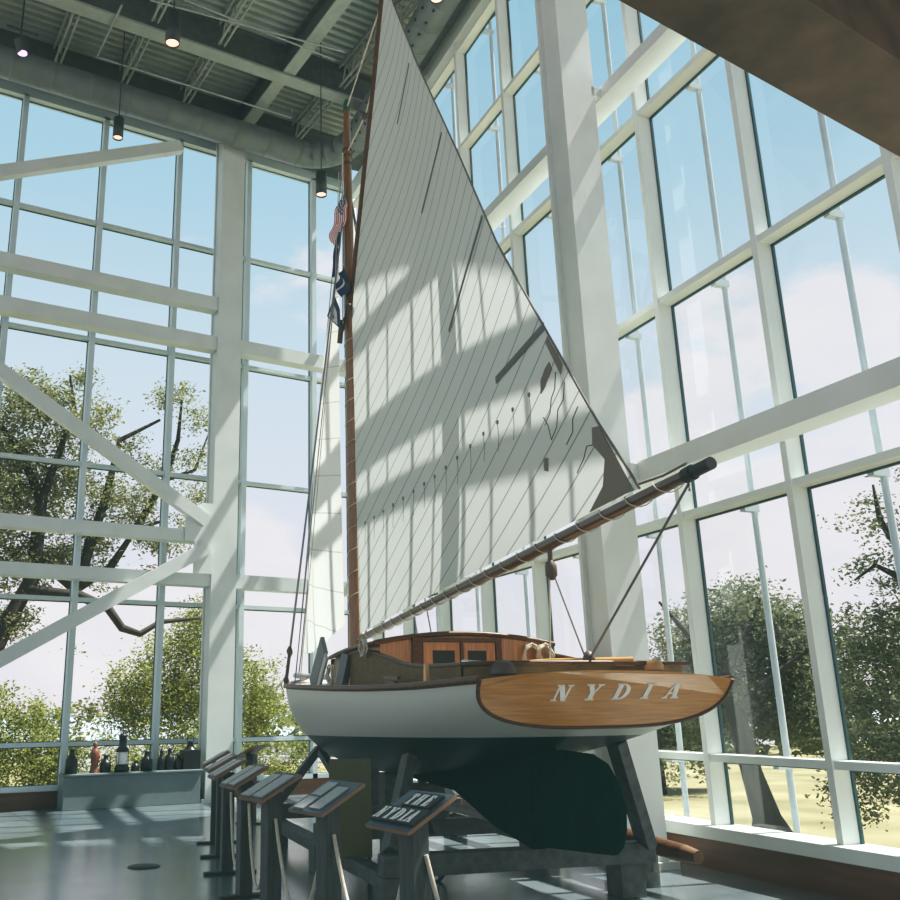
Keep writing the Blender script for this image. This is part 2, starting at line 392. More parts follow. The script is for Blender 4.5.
# sprinkler pipes
def pipe(label, *pts):
    o = MB().tube(pts, .022, 6).build('sprinkler_pipe', 'ceil_light_steel'); return tag(o, label, 'pipe')
pipe('thin grey sprinkler pipe running under the joists beside the round duct', (3.612, 16.644)+(14.7,), (8.064, 16.571)+(14.7,), (7.903, 16.242)+(14.7,))
pipe('thin grey pipe dropping across the joists at the upper left of the ceiling', (3.658, 15.012)+(14.75,), (3.612, 16.644)+(14.7,))
pipe('thin pipe running above the girder behind the peak of the sail', (4.074, 14.574)+(14.7,), (8.05, 14.065)+(14.7,))
pipe('thin pipe crossing the ceiling bay at the upper centre', (4.666, 14.277)+(14.72,), (7.999, 14.4)+(14.72,))

# round duct with a bend in the corner
r = .31; zc = 14.16
A = Vector((-6, 17.0, zc)); Bp = Vector((8.35, 17.0, zc))
s1 = W(7.6, .62, zc); s2 = W(-7, .62, zc)
def bez(p0, p1, p2, p3, n):
    o = []
    for i in range(n+1):
        t = i/n; o.append(p0*(1-t)**3+p1*3*t*(1-t)**2+p2*3*t*t*(1-t)+p3*t**3)
    return o
path = [A+(Bp-A)*k/12 for k in range(12)]+bez(Bp, Bp+Vector((.75,0,0)), s1+WD*.75, s1, 10)+[s1+(s2-s1)*k/12 for k in range(1, 13)]
du = thing('air_duct', 'round grey spiral duct running under the roof edge and bending in the corner', 'duct')
fine = []
for a, b in zip(path, path[1:]):
    n_ = max(1, int((b-a).length/.3)); fine += [a+(b-a)*k/n_ for k in range(n_)]
fine.append(path[-1]); dp, dr_ = [], []
for k, p in enumerate(fine[:-1]):
    d = (fine[k+1]-p).normalized(); dp.append(p); dr_.append(r)
    if k % 2 == 0: dp += [p+d*.03, p+d*.032, p+d*.05, p+d*.052]; dr_ += [r, r+.006, r+.006, r]
MB().tube(dp, dr_, 28).build('duct_pipe', 'duct', du)
for k in range(70):
    p = s1+(s2-s1)*(k/90); ang = -.35 if k % 2 else -1.05
    d = (-WN)*math.cos(ang)+Vector((0,0,1))*math.sin(ang)
    MB().tube([p+d*(r-.01), p+d*(r+.02)], .026, 8).build('nozzle', 'black', du)

# hanging cylinder lamps
def cyl_lamp(label, loc, top, rr=.105, h=.46):
    t = thing('pendant_lamp', label, 'lamp', loc, 0, 'cylinder pendant lamps under the roof')
    MB().lathe([(0,h),(rr,h),(rr,0),(rr-.012,0),(rr-.012,.05),(0,.05)], n=20).build('lamp_housing', 'lamp_black', t)
    MB().lathe([(0,.03),(rr-.014,.03)], n=20).build('lamp_lens', 'lamp_glow', t)
    if top: MB().tube([(0,0,h),(0,0,top-loc[2])], .012, 6).build('cord', 'lamp_black', t)
    return t
cyl_lamp('black cylinder lamp hanging under the ceiling girder at upper left', (4.2,13.45,12.95), 15.5, .13, .62)
cyl_lamp('black cylinder lamp on a thin cord before the left wall windows', (4.14,16.62,12.93), 15.5)
cyl_lamp('dark cylinder lamp on a long cord just left of the mast head', (7.9,14.85,11.75), 15.5, .115, .5)
cyl_lamp('cylinder lamp at the top edge beside the perforated duct', (8.1,10.9,13.55), 15.5, .12)
sp = thing('stage_light', 'small spotlight glowing violet under the ceiling at the far left', 'spotlight', (1.93,14.9,12.92))
MB().tube([(0,0,0),(-.05,-.02,.22)], [.09,.11], 14).build('lamp_housing', 'lamp_black', sp)
MB().tube([(0,0,-.012),(0,0,-.002)], .085, 16).build('lamp_lens', 'spot_glow', sp)
MB().bar((-.05,0,.2),(-.05,0,2.64),.03,.03, up=(0,1,0)).bar((-.3,0,.45),(.25,0,.45),.04,.04).build('bracket', 'lamp_black', sp)

# mezzanine bridge over the camera
br = MB(); E1 = lambda x: 2.67+.053*(x-3.08); br.prism([(-6,E1(-6)),(7.7,E1(7.7)),(7.7,E1(7.7)-.50),(-6,E1(-6)-.50)], lambda u,v,w: (u,v,w), 5.0, 5.6); struct(br.build('mezzanine_beam', 'bridge'))
br = MB(); br.b2((-6,-5.9,5.62),(6.2,1.7,5.8)); br.b2((-6,1.0,5.62),(7.3,2.38,5.8)); br.b2((-6,1.2,5.35),(7.3,1.3,5.62)); struct(br.build('mezzanine_slab', 'black'))

rl = thing('recessed_lamp', 'tiny bright lamp in the dark underside of the balcony at the upper right', 'lamp', (4.72,2.1,5.46))
MB().tube([(0,0,.0),(0,0,.16)], .035, 12).build('lamp_housing', 'black', rl); MB().tube([(0,0,-.01),(0,0,-.001)], .028, 12).build('lamp_lens', 'cold_glow', rl)

# ------------------------------------------------------------------ letters
def P4(x0,y0,x1,y1,w): # slanted stroke as quad, w is horizontal width
    return [(x0,y0),(x0+w,y0),(x1+w,y1),(x1,y1)]
def arc(cx, cy, rx, ry, a0, a1, w, n=10):
    o = []
    for i in range(n):
        t0 = a0+(a1-a0)*i/n; t1 = a0+(a1-a0)*(i+1)/n
        o.append([(cx+rx*math.cos(t0), cy+ry*math.sin(t0)),(cx+rx*math.cos(t1), cy+ry*math.sin(t1)),
                  (cx+(rx-w)*math.cos(t1), cy+(ry-.07)*math.sin(t1)),(cx+(rx-w)*math.cos(t0), cy+(ry-.07)*math.sin(t0))])
    return o
def R4(x0,y0,x1,y1): return [(x0,y0),(x1,y0),(x1,y1),(x0,y1)]
SE = .085
GL = {
 'N': (1.0, [R4(.12,0,.22,1), R4(.74,0,.84,1), P4(.60,0,.10,1,.28), R4(.0,0,.34,SE), R4(.0,1-SE,.25,1), R4(.62,1-SE,.96,1)]),
 'Y': (.95, [R4(.35,0,.62,.45), P4(.35,.45,.04,1,.28), P4(.48,.42,.76,1,.11), R4(.24,0,.73,SE), R4(-.04,1-SE,.40,1), R4(.62,1-SE,.97,1)]),
 'D': (.92, [R4(.10,0,.37,1), R4(.0,0,.45,SE), R4(.0,1-SE,.45,1)]+arc(.40,.5,.52,.5,-PI/2,PI/2,.26)),
 'I': (.5, [R4(.11,0,.38,1), R4(.0,0,.49,SE), R4(.0,1-SE,.49,1)]),
 'A': (.95, [P4(.08,0,.40,1,.10), P4(.60,0,.38,1,.27), R4(.25,.28,.70,.38), R4(-.05,0,.30,SE), R4(.50,0,.99,SE)]),
 'T': (.85, [R4(.30,0,.56,1), R4(.02,1-SE-.02,.83,1), R4(.20,0,.66,SE), R4(.02,.74,.10,1), R4(.75,.74,.83,1)]),
 'H': (1.0, [R4(.10,0,.34,1), R4(.62,0,.86,1), R4(.2,.45,.75,.55), R4(0,0,.44,SE), R4(.52,0,.96,SE), R4(0,1-SE,.44,1), R4(.52,1-SE,.96,1)]),
 'E': (.82, [R4(.10,0,.36,1), R4(.0,0,.74,SE+.02), R4(.0,1-SE-.02,.74,1), R4(.2,.45,.58,.55), R4(.66,0,.74,.28), R4(.66,.74,.74,1), R4(.52,.36,.59,.66)]),
}
def letter(ch, o, ux, uy, un, h, wsc, shear, depth, name, m_, parent):
    """one raised letter; o origin, ux/uy/un unit vectors"""
    b = MB(); o = Vector(o)
    for q in GL[ch][1]:
        b.prism([((x+shear*y)*h*wsc, y*h) for x, y in q], lambda u,v,w: o+ux*u+uy*v+un*w, 0, depth)
    return b.build(name, m_, parent)

# ------------------------------------------------------------------ the boat
PSI = .232
boat = thing('sailboat', 'white and dark green wooden gaff sailboat with varnished transom on a timber cradle', 'sailboat', (5.21,5.21,0), -PSI)
# boat axes: x to starboard, y forward, z up
def interp(tab, t):
    if t <= tab[0][0]: return tab[0][1]
    for (a, va), (b, vb) in zip(tab, tab[1:]):
        if t <= b:
            k = (t-a)/(b-a); return va+(vb-va)*k
    return tab[-1][1]
def smooth_tab(tab, t):      # average of neighbours for a fair curve
    return sum(interp(tab, t+d)*w for d, w in ((-.3,.25),(0,.5),(.3,.25))) if .3 < t < 9.2 else interp(tab, t)
HB = [(0,1.06),(1,1.20),(2,1.29),(3,1.34),(4,1.34),(5,1.33),(5.5,1.26),(6,1.17),(7,.92),(8,.60),(9,.17),(9.5,.02)]
HS = [(0,1.815),(1,1.795),(2,1.805),(3,1.83),(4,1.865),(5,1.90),(6,1.94),(7,1.98),(8,2.04),(9,2.11),(9.5,2.15)]
HK = [(0,1.47),(.5,1.36),(1,1.26),(2,1.11),(3,1.0),(4,.92),(5,.90),(6,.93),(7,1.0),(8,1.14),(8.7,1.40),(9.2,1.75),(9.5,2.08)]
HM = [(0,3.0),(1,2.7),(3,2.35),(5,2.1),(7,1.75),(9,1.5),(9.5,1.5)]
def hull_pt(t, a, side):
    b, s, k, m_ = smooth_tab(HB,t), smooth_tab(HS,t), smooth_tab(HK,t), interp(HM,t)
    n = b*max(0, math.cos(a))**(2/m_); z = s-(s-k)*math.sin(a)**(2/m_)
    n *= 1-.03*math.sin(a)
    tt = t+(1.875-z)*.73*math.exp(-t/1.1)
    return (side*n, tt, z)
ts = [0,.08,.2,.4,.7,1,1.4,1.8,2.2,2.6,3,3.5,4,4.5,5,5.4,5.8,6.2,6.6,7,7.4,7.8,8.2,8.5,8.8,9.1,9.3,9.5]
NA = 18
mb = MB()
for side in (-1, 1):
    rows = [[hull_pt(t, (PI/2)*j/NA, side) for j in range(NA+1)] for t in ts]
    mb.grid(rows)
hull = mb.build('hull', 'hull', boat)
tr = MB(); outline = [hull_pt(0, (PI/2)*j/24, -1) for j in range(25)]+[hull_pt(0, (PI/2)*j/24, 1) for j in range(23, -1, -1)]
camber = [(n, 0.0, 1.815+.065*(1-(n/1.08)**2)) for n in (.8,.5,.2,-.2,-.5,-.8)]
ol = outline+camber; bk = [(p[0]*.995, p[1]+.05, p[2]) for p in ol]
n_ = len(ol); tr.add([(p[0], p[1]-.015, p[2]) for p in ol]+bk, [tuple(range(n_)), tuple(range(n_, 2*n_))[::-1]]+[(i, n_+i, n_+(i+1) % n_, (i+1) % n_) for i in range(n_)])
trn = tr.build('transom', 'varnish', boat)
# dark edge moulding around the transom and along the rail
mb = MB(); mb.tube([(p[0]*1.005, p[1]-.012, p[2]) for p in outline], .016, 8); mb.build('transom_moulding', 'dark_wood', boat)
# NYDIA on the transom
ty = Vector((0, -.5898, .8076)); tx = Vector((1,0,0)); tn = tx.cross(ty)*1.0
tn = Vector((0,-.8076,-.5898))
for ch, n0 in zip('NYDIA', (-.465,-.215,.035,.285,.475)):
    zb_ = 1.665+.015*(n0+.4); yb = (1.875-zb_)*.73-.018
    letter(ch, (n0, yb, zb_), tx, ty, tn, .14, 1.0, .22, .006, 'letter', 'letter_gold', trn)
for side in (-1, 1):
    pts = [Vector(hull_pt(t, 0, side))+Vector((side*.0,0,.0)) for t in [x*.25 for x in range(0, 39)] if t <= 9.5]
    MB().tube(pts, .03, 8).build('rail', 'dark_wood', boat)
# deck with a cockpit opening
dk = MB(); tt_ = [.1,.6]+[.6+.35*k for k in range(1,7)]+[2.72,3.5,4.3,5.3,6,6.8,7.6,8.4,9,9.4]
for a, b in zip(tt_, tt_[1:]):
    for u0, u1 in ((-1,-.75),(-.75,-.4),(-.4,0),(0,.4),(.4,.75),(.75,1)):
        if a > .55 and b < 2.75 and abs(u0+u1) < 1.6: continue
        q = []
        for t, u in ((a,u0),(b,u0),(b,u1),(a,u1)):
            w_ = smooth_tab(HB,t)*.985; q.append((u*w_, t+.02, smooth_tab(HS,t)-.01+.04*(1-u*u)))
        dk.add(q, [(0,3,2,1)])
dk.build('deck', 'deck_paint', boat)
ck = MB(); ck.b2((-.72,1.1,1.50),(.72,2.7,1.53)); ck.build('cockpit_floor', 'tan_wood', boat)
# keel, sternpost and rudder
KP = [(1.36,.47),(1.36,1.32),(2.2,1.25),(4,1.1),(6.2,1.05),(7.2,1.06),(6.0,.93),(4.9,.88),(4.1,.86),(3.04,.82),(2.13,.58)]
mb = MB(); mb.prism(KP, lambda u,v,w: (w,u,v), -.07, .07)
mb.build('keel', 'keel_green', boat, bevel=.02)
RP = [(1.34,.50),(1.34,1.20),(1.22,1.27),(.9,1.285),(.42,1.27),(.22,1.21),(.09,1.08),(.02,.92),(.04,.76),(.10,.64),(.19,.58),(.6,.55)]
mb = MB(); mb.prism(RP, lambda u,v,w: (w,u,v), -.032, .032); rud = mb.build('rudder', 'keel_green', boat, bevel=.012)
MB().tube([(0,1.36,.5),(0,1.36,1.3)], .04, 8).tube([(0,1.0,1.2),(0,1.05,1.42)], .035, 8).build('rudder_stock', 'keel_green', rud)
# cabin trunk
def cab(t): return .95 if t < 3.5 else .95-.11*(t-3.5)**1.3
cb = MB(); stn = [2.72,3.2,3.8,4.4,5.0,5.4]
for side in (-1,1):
    cb.grid([[(side*cab(t), t, smooth_tab(HS,t)-.04), (side*(cab(t)-.03), t, 2.25)] for t in stn], smooth=False)
cb.grid([[(n, 5.4, 1.8), (n, 5.4, 2.25+.08*(1-(n/.7)**2))] for n in (-.71,-.4,0,.4,.71)], smooth=False)
cabin = cb.build('cabin', 'varnish_v', boat)
cb = MB(); us = [-1,-.8,-.6,-.4,-.2,0,.2,.4,.6,.8,1]
for dz in (0, .035): cb.grid([[(u*(cab(t)+.03), t-.02, 2.245+.10*(1-u*u)+dz) for u in us] for t in stn], smooth=True)
cb.build('cabin_roof', 'deck_paint', cabin)
cb = MB(); cb.tube([(u*.99, 2.69, 2.262+.10*(1-u*u)) for u in us], .026, 8)
for side in (-1,1): cb.tube([(side*(cab(t)+.035), t, 2.262) for t in stn], .022, 8)
cb.build('roof_moulding', 'dark_wood', cabin)
bh = MB(); bh.prism([(-.93,1.5),(.93,1.5),(.93,2.25)]+[(u*.93, 2.245+.10*(1-u*u)) for u in (.8,.6,.4,.2,0,-.2,-.4,-.6,-.8)]+[(-.93,2.25)], lambda u,v,w: (u,w,v), 2.70, 2.74)
bh.build('bulkhead', 'varnish_v', cabin)
fr_ = MB()
for n0, n1 in ((-.60,-.50),(.31,.37)): fr_.b2((n0,2.66,1.85),(n1,2.70,2.30))
fr_.b2((-.60,2.655,2.275),(.37,2.70,2.315)); fr_.b2((-.085,2.655,1.85),(-.055,2.70,2.28)); fr_.build('door_frame', 'dark_wood', cabin)
for n0, n1, w0, w1 in ((-.485,-.09,-.385,-.145),(-.05,.30,-.005,.205)):
    d = MB(); d.b2((n0,2.675,1.86),(n1,2.70,1.97)); d.b2((n0,2.675,2.19),(n1,2.70,2.27)); d.b2((n0,2.675,1.97),(w0,2.70,2.19)); d.b2((w1,2.675,1.97),(n1,2.70,2.19))
    dd = d.build('cabin_door', 'varnish_v', cabin); MB().b2((w0,2.685,1.97),(w1,2.695,2.19)).build('door_window', 'black', dd)
# coaming: high beside the cabin, swooping down to a low rail around the cockpit
CT = [(3.6,2.20),(3.4,2.215),(3.1,2.205),(2.8,2.17),(2.5,2.125),(2.2,2.075),(1.9,2.02),(1.67,1.99),(1.3,1.965),(.9,1.95),(.55,1.945)]
cm = MB(); ctop = MB()
for side in (-1,1):
    for off, m0 in ((0,0),(.025,0)):
        cm.grid([[(side*(.985-off), t, 1.78), (side*(.985-off), t, z)] for t, z in CT], smooth=False)
    ctop.tube([(side*.972, t, z) for t, z in CT], .02, 8)
AR = [(.97*math.cos(a), .55-.30*math.sin(a)) for a in [PI*k/12 for k in range(13)]]
cm.grid([[(x, y, 1.80), (x, y, 1.945)] for x, y in AR], smooth=True); ctop.tube([(x, y, 1.945) for x, y in AR], .02, 8)
co = cm.build('coaming', 'coaming_wood', boat); ctop.build('coaming_cap', 'dark_wood', co)
# cockpit gear
MB().tube([(-.62,1.05,1.955),(-.2,.55,1.965),(.30,.18,1.955)], [.022,.03,.035], 10).build('tiller', 'tan_wood', boat)
MB().tube([(-.80,.95,1.99),(-.62,.42,1.935)], .014, 8).build('winch_handle', 'chrome', boat)
MB().lathe([(.11,0),(.11,.03),(.085,.075),(.04,.10),(0,.105)], (-.72,.36,1.865), 18).build('winch', 'block_wood', boat)
MB().prism([(0,0),(.07,0),(.055,.13),(.02,.15)], lambda u,v,w: (w,.95+u,1.83+v), -1.12, -1.09).build('cleat', 'tan_wood', boat)
MB().bar((-1.12,1.7,1.84),(-1.12,1.95,1.86),.03,.03).bar((-1.12,1.62,1.88),(-1.12,2.0,1.90),.03,.025).build('cleat', 'dark_wood', boat)
MB().lathe([(.07,0),(.075,.03),(.05,.07),(0,.08)], (.42,.1,1.885), 14).build('mooring_bitt', 'tan_wood', boat)
MB().bar((-.25,.12,1.935),(.75,.12,1.935),.03,.025).build('traveller_bar', 'dark_wood', boat)
# mast, hoops, boom, gaff
def mastp(z): return (0, 6.64+.013*(z-2.0), z)
mast = MB().tube([mastp(z) for z in (1.0,2.5,5,8,10,11.1,11.4)], [.10,.098,.092,.082,.07,.058,.052], 16).build('mast', 'mast_wood', boat)
MB().tube([mastp(z) for z in (11.4,11.55,11.64)], [.06,.055,.02], 12).build('mast_cap', 'cap_green', mast)
g = MB()
for z in (10.35, 10.5, 10.62): g.tube([mastp(z), mastp(z+.035)], .085, 12)
g.tube([(0,6.55,10.42),(0,6.38,10.38)], .025, 6).tube([(0,6.9,10.35),(0,7.0,10.3)], .022, 6); g.build('mast_band', 'block_wood', mast)
g = MB()
g.tube([(.106*math.cos(a), mastp(3+a*.0525)[1]+.106*math.sin(a), 3+a*.0525) for a in [2*PI*k/12 for k in range(12*13)]], .005, 5)
g.build('mast_lacing', 'rope', mast)
bp = lambda t: (0, t, 2.59+(6.35-t)*.0684)
boom = MB().tube([bp(t) for t in (6.48,5,3,1,-.8,-1.25,-1.36)], [.045,.05,.054,.054,.046,.040,.032], 16).build('boom', 'boom_wood', boat)
MB().tube([bp(-1.10), bp(-1.18)], .054, 12).tube([bp(-1.18), bp(-1.37)], .043, 12).build('boom_end_band', 'black', boom)
g = MB()
hx = []
for k in range(14*20):
    a = PI/2+2*PI*k/14; c_ = Vector(bp(6.1-.36*k/14)); hx.append((.060*math.cos(a), c_.y, c_.z+.060*math.sin(a)))
g.tube(hx, .005, 5)
g.build('boom_lacing', 'rope', boom)
gp = [(0,6.86,7.35),(0,6.60,7.89),(0,5.80,9.68),(0,5.21,10.96),(0,4.80,11.99),(0,4.60,12.42)]
gaff = MB().tube(gp, [.05,.05,.048,.045,.04,.03], 12).build('gaff', 'dark_wood', boat)
MB().bar((-.09,6.9,7.42),(-.05,6.55,7.75),.04,.07).bar((.09,6.9,7.42),(.05,6.55,7.75),.04,.07).tube([(-.1,6.98,7.25),(-.1,6.85,7.6)], .045, 8).build('gaff_jaws', 'block_wood', gaff)
# mainsail
def poly(tab, v):
    L = [0]
    for a, b in zip(tab, tab[1:]): L.append(L[-1]+math.dist(a, b))
    d = v*L[-1]
    for i in range(len(tab)-1):
        if d <= L[i+1]+1e-9:
            k = (d-L[i])/(L[i+1]-L[i]); return tuple(tab[i][j]+(tab[i+1][j]-tab[i][j])*k for j in range(2))
    return tab[-1]
LUFF = [(6.44,2.69),(6.53,5.0),(6.58,7.0),(6.62,7.55),(6.50,7.95),(5.72,9.66),(5.13,10.94),(4.72,11.97),(4.62,12.28)]
LEECH = [(-.56,3.16),(-.12,3.74),(.66,4.93),(1.45,6.13),(2.26,7.66),(3.47,9.84),(4.36,11.61),(4.60,12.26)]
def sailp(u, v):
    a, b = poly(LUFF, v), poly(LEECH, v)
    t, z = a[0]+(b[0]-a[0])*u, a[1]+(b[1]-a[1])*u
    z += -.0*u
    if v < .001: z = bp(t)[2]+.075+.02*math.sin(u*PI)
    return (.16*math.sin(PI*u)*math.sin(PI*min(1,v*1.1))**.7, t, z)
mb = MB(); mb.grid([[sailp(i/44, j/60) for i in range(45)] for j in range(61)])
ms = mb.build('mainsail', 'sail', boat)
def on_sail(t, z):            # belly depth close to a point, used to lay small pieces on the cloth
    best = min(((sailp(i/30, j/40)) for i in range(31) for j in range(41)), key=lambda p: (p[1]-t)**2+(p[2]-z)**2); return best[0]
for (t0,z0),(t1,z1),w in (((3.8,10.1),(4.55,9.67),.03),((2.8,8.35),(3.8,7.83),.035),((1.75,6.63),(3.06,5.87),.045),((.62,4.9),(1.78,4.80),.075)):
    for sgn in (-1,):
        b = MB(); n0, n1 = on_sail(t0,z0), on_sail(t1,z1); b.bar((n0-.012,t0,z0),(n1-.018,t1,z1),.008,w, up=(0,0,1)); b.build('batten', 'batten', ms)
def patch(pts):
    b = MB(); n0 = on_sail(*pts[0]); b.prism(pts, lambda u,v,w: (on_sail(u,v)+w,u,v), -.016, -.008); b.build('sail_patch', 'patch', ms)
patch([(.60,4.55),(.56,4.47),(.66,4.42),(.72,4.36),(.80,4.32),(.79,4.44),(.70,4.52)])
patch([(.58,4.78),(.64,4.75),(.48,4.48),(.40,4.36),(.36,4.44)])
patch([(-.12,3.74),(-.02,3.76),(.0,3.62),(-.16,3.46),(-.10,3.26),(.12,3.10),(-.50,3.14)])
patch([(.85,3.74),(.77,3.72),(.78,3.60),(.84,3.62)])
b = MB()
for pts in ([(.50,4.42),(.55,4.28),(.62,4.22),(.66,4.10),(.78,4.02)], [(.36,4.28),(.40,4.14),(.52,4.08),(.56,3.94),(.68,3.86),(.72,4.0),(.80,4.10)], [(.18,4.0),(.28,3.92),(.30,3.82),(.42,3.74)], [(.0,3.62),(.10,3.64),(.16,3.55),(.28,3.46)]):
    b.tube([(on_sail(t,z)-.012,t,z) for t, z in pts], .005, 5)
b.build('sail_tear', 'batten', ms)
# leech rope edge and reef points
b = MB(); b.tube([sailp(1, v/40) for v in range(41)], .012, 6); b.build('leech_rope', 'dark_rope', ms)
RPT = [(6.11,4.18),(5.75,4.19),(5.38,4.20),(5.02,4.21),(4.66,4.22),(4.30,4.23),(3.94,4.24),(3.60,4.25),(3.25,4.27),(2.90,4.29),(2.53,4.32),(2.16,4.35),(1.79,4.36),(1.41,4.37),(1.03,4.39)]
for t, z in RPT:
    n0 = on_sail(t,z)-.02; q = MB()
    q.box((n0,t,z),(.012,.03,.038)).tube([(n0,t,z),(n0-.01,t-.03,z-.16),(n0-.005,t+.01,z-.30)], .003, 4); q.build('reef_point', 'dark_rope', ms)
# jib
TK, HD, CL = Vector((0,9.88,2.58)), Vector((0,7.28,9.75)), Vector((0,7.22,2.86))
rows = []
for j in range(41):
    v = j/40; L_ = TK+(HD-TK)*v; R_ = CL+(HD-CL)*v; R_.y += .12*math.sin(PI*v)
    row = []
    for i in range(17):
        u = i/16; p = L_+(R_-L_)*u
        p.x = -.22*math.sin(PI*u)*math.sin(PI*min(1, v+.12))+.03*math.sin(22*u*(1-v)+9*v)*(1-v)**2*math.sin(PI*u)
        if v < .12: p.z -= (.12-v)*1.1*math.sin(PI*u)
        row.append(p)
    rows.append(row)
MB().grid(rows).build('jib', 'jib', boat)
# bowsprit and standing rigging
MB().tube([(0,8.4,2.12),(0,10.45,2.24)], [.06,.045], 10).build('bowsprit', 'deck_paint', boat)
def wire(name, pts, r_, m_='wire', parent=boat): return MB().tube(pts, r_, 6).build(name, m_, parent)
wire('forestay', [(0,10.2,2.24),(0,10.02,2.55),mastp(10.45)], .011)
wire('forestay', [(0,10.4,2.26),mastp(11.3)], .009)
for side in (-1,1):
    for t in (6.62, 6.25):
        base = Vector((side*(interp(HB,t)+.005), t, 1.95)); top = Vector(mastp(10.1))
        d = (top-base).normalized(); sh = wire('shroud', [base, base+d*.55, top], .011)
        q = MB(); q.tube([base+d*.02, base+d*.07, base+d*.12], [.02,.04,.02], 8).tube([base+d*.40, base+d*.46, base+d*.52], [.02,.042,.02], 8).tube([base+d*.1, base+d*.42], .018, 6); q.build('deadeye', 'block_wood', sh)
wire('running_backstay', [(-1.18,5.4,1.93), mastp(10.3)], .007)
wire('peak_halyard', [mastp(11.45), (0,4.84,11.95)], .012, 'rope'); wire('peak_halyard', [mastp(10.6), (0,5.75,10.61), (0,5.3,10.85)], .012, 'rope')
wire('throat_halyard', [(-.11,6.65,10.5), (-.11,6.75,7.5)], .01, 'rope')
q = MB(); q.lathe([(0,0),(.05,.02),(.06,.07),(.05,.12),(0,.14)], (0,5.75,10.54), 10); q.build('halyard_block', 'block_wood', boat)
# mainsheet: block under the boom, falls to the cockpit, and a long part from the boom end
wire('mainsheet', [(.0,.83,2.93),(0,.83,2.83)], .012, 'rope')
q = MB(); q.tube([(-.0,.83,2.83),(0,.83,2.78),(0,.83,2.70),(0,.83,2.66)], [.02,.05,.05,.02], 10); q.tube([(0,.83,2.93),(0,.83,2.82)], .022, 6); q.build('sheet_block', 'block_wood', boat)
wire('mainsheet', [(-.02,.83,2.68),(-.02,.93,1.93)], .008, 'rope'); wire('mainsheet', [(.02,.81,2.68),(.02,.42,2.0),(0,.40,1.95)], .008, 'dark_rope')
wire('mainsheet', [(0,-1.12,2.99),(0,-1.12,3.04),(0,.33,1.97)], .0095, 'dark_rope')
q = MB(); q.lathe([(0,0),(.04,.01),(.05,.05),(.03,.1),(0,.11)], (0,.33,1.93), 10); q.build('sheet_block', 'block_wood', boat)
wire('clew_lashing', [(0,-.56,3.17),(0,-.85,3.16),(0,-1.12,3.18)], .01, 'dark_rope')
# leaning grey board and post on the port side deck
MB().bar((-.98,5.25,1.90),(-.98,4.70,2.38),.05,.26).build('wash_board', 'grey_board', boat)
MB().bar((-1.06,3.72,1.82),(-1.0,3.62,2.2),.10,.10).build('samson_post', 'grey_board', boat)
MB().bar((-1.06,4.7,1.86),(-1.06,4.3,2.22),.03,.10).build('deck_vent', 'deck_paint', boat)
# coiled lines are loose gear lying on the boat
def coil(label, c_, r_, n_, m_='rope', axis='y', rt=.012, sp=.02):
    q = MB(); pts = []
    for k in range(n_*12+1):
        a = 2*PI*k/12; rr = r_*(1+.12*math.sin(k*1.7)); o_ = sp*math.sin(k*.9)
        if axis == 'y': pts.append((rr*math.cos(a)*.7, o_, rr*math.sin(a)))
        else: pts.append((o_, rr*math.cos(a), rr*math.sin(a)))
    q.tube(pts, rt, 5)
    o = q.build('rope_coil', m_); R_ = Matrix.Rotation(-PSI, 4, 'Z'); o.location = Vector((5.21,5.21,0))+(R_@Vector(c_)); o.rotation_euler = (0,0,-PSI)
    return tag(o, label, 'rope coil')
coil('pale rope coil hung on the right end of the cabin bulkhead', (.70,2.64,2.12), .13, 4)
coil('white rope coil hung beside another at the cabin corner', (.84,2.62,2.14), .11, 4, sp=.03)
coil('cream rope coil hung over the high part of the cockpit coaming', (-1.03,2.95,2.22), .08, 3, axis='x')
coil('white rope coil on the side deck behind the grey post', (-1.08,4.05,1.99), .11, 3, axis='x')

# ------------------------------------------------------------------ flags on the port signal halyard
def bw(n, t, z): return Vector((5.21,5.21,0))+Matrix.Rotation(-PSI, 3, 'Z')@Vector((n,t,z))
hal = MB().tube([bw(-.15,6.75,10.2), bw(-.25,6.7,8.0), bw(-.9,6.3,1.95)], .006, 5).build('signal_halyard', 'rope'); tag(hal, 'thin signal line running down beside the mast with flags on it', 'rope')
def cloth(name, label, p, du, dv, nu, nv, fn, mats, cat='flag', hang=.0):
    q = MB(); vs = []
    for j in range(nv+1):
        for i in range(nu+1):
            u, v = i/nu, j/nv
            vs.append(Vector(p)+Vector(du)*u+Vector(dv)*v+Vector((.03*math.sin(9*u+4*v), .04*math.sin(7*u+3*v), -hang*u*u)))
    for j in range(nv):
        for i in range(nu):
            a = j*(nu+1)+i; q.add([vs[a], vs[a+1], vs[a+nu+2], vs[a+nu+1]], [(0,1,2,3)], True, fn(i/nu, j/nv, i, j))
    return tag(q.build(name, mats), label, cat)
def usf(u, v, i, j):
    if u < .42 and v < .54: return 3 if (i % 2 == 0 and j % 2 == 1) else 2
    return 0 if j % 2 == 0 else 1
d0 = bw(-.10,6.72,9.85)
f_ = cloth('striped_flag', 'small red and white striped flag with a blue canton beside the mast', d0+Vector((-.0,0,.0)), bw(-.25,7.02,9.22)-d0, bw(-.05,6.50,9.45)-d0, 20, 13, usf, ['flag_red','flag_white','navy','flag_white'])
d0 = bw(-.16,6.52,8.38); cloth('blue_flag', 'dark blue folded signal flag hanging against the mast', d0, bw(-.2,6.80,8.22)-d0, bw(-.1,6.36,8.0)-d0, 10, 8, lambda u,v,i,j: 1 if (j in (3,) and i > 3) else 0, ['navy','flag_white'])
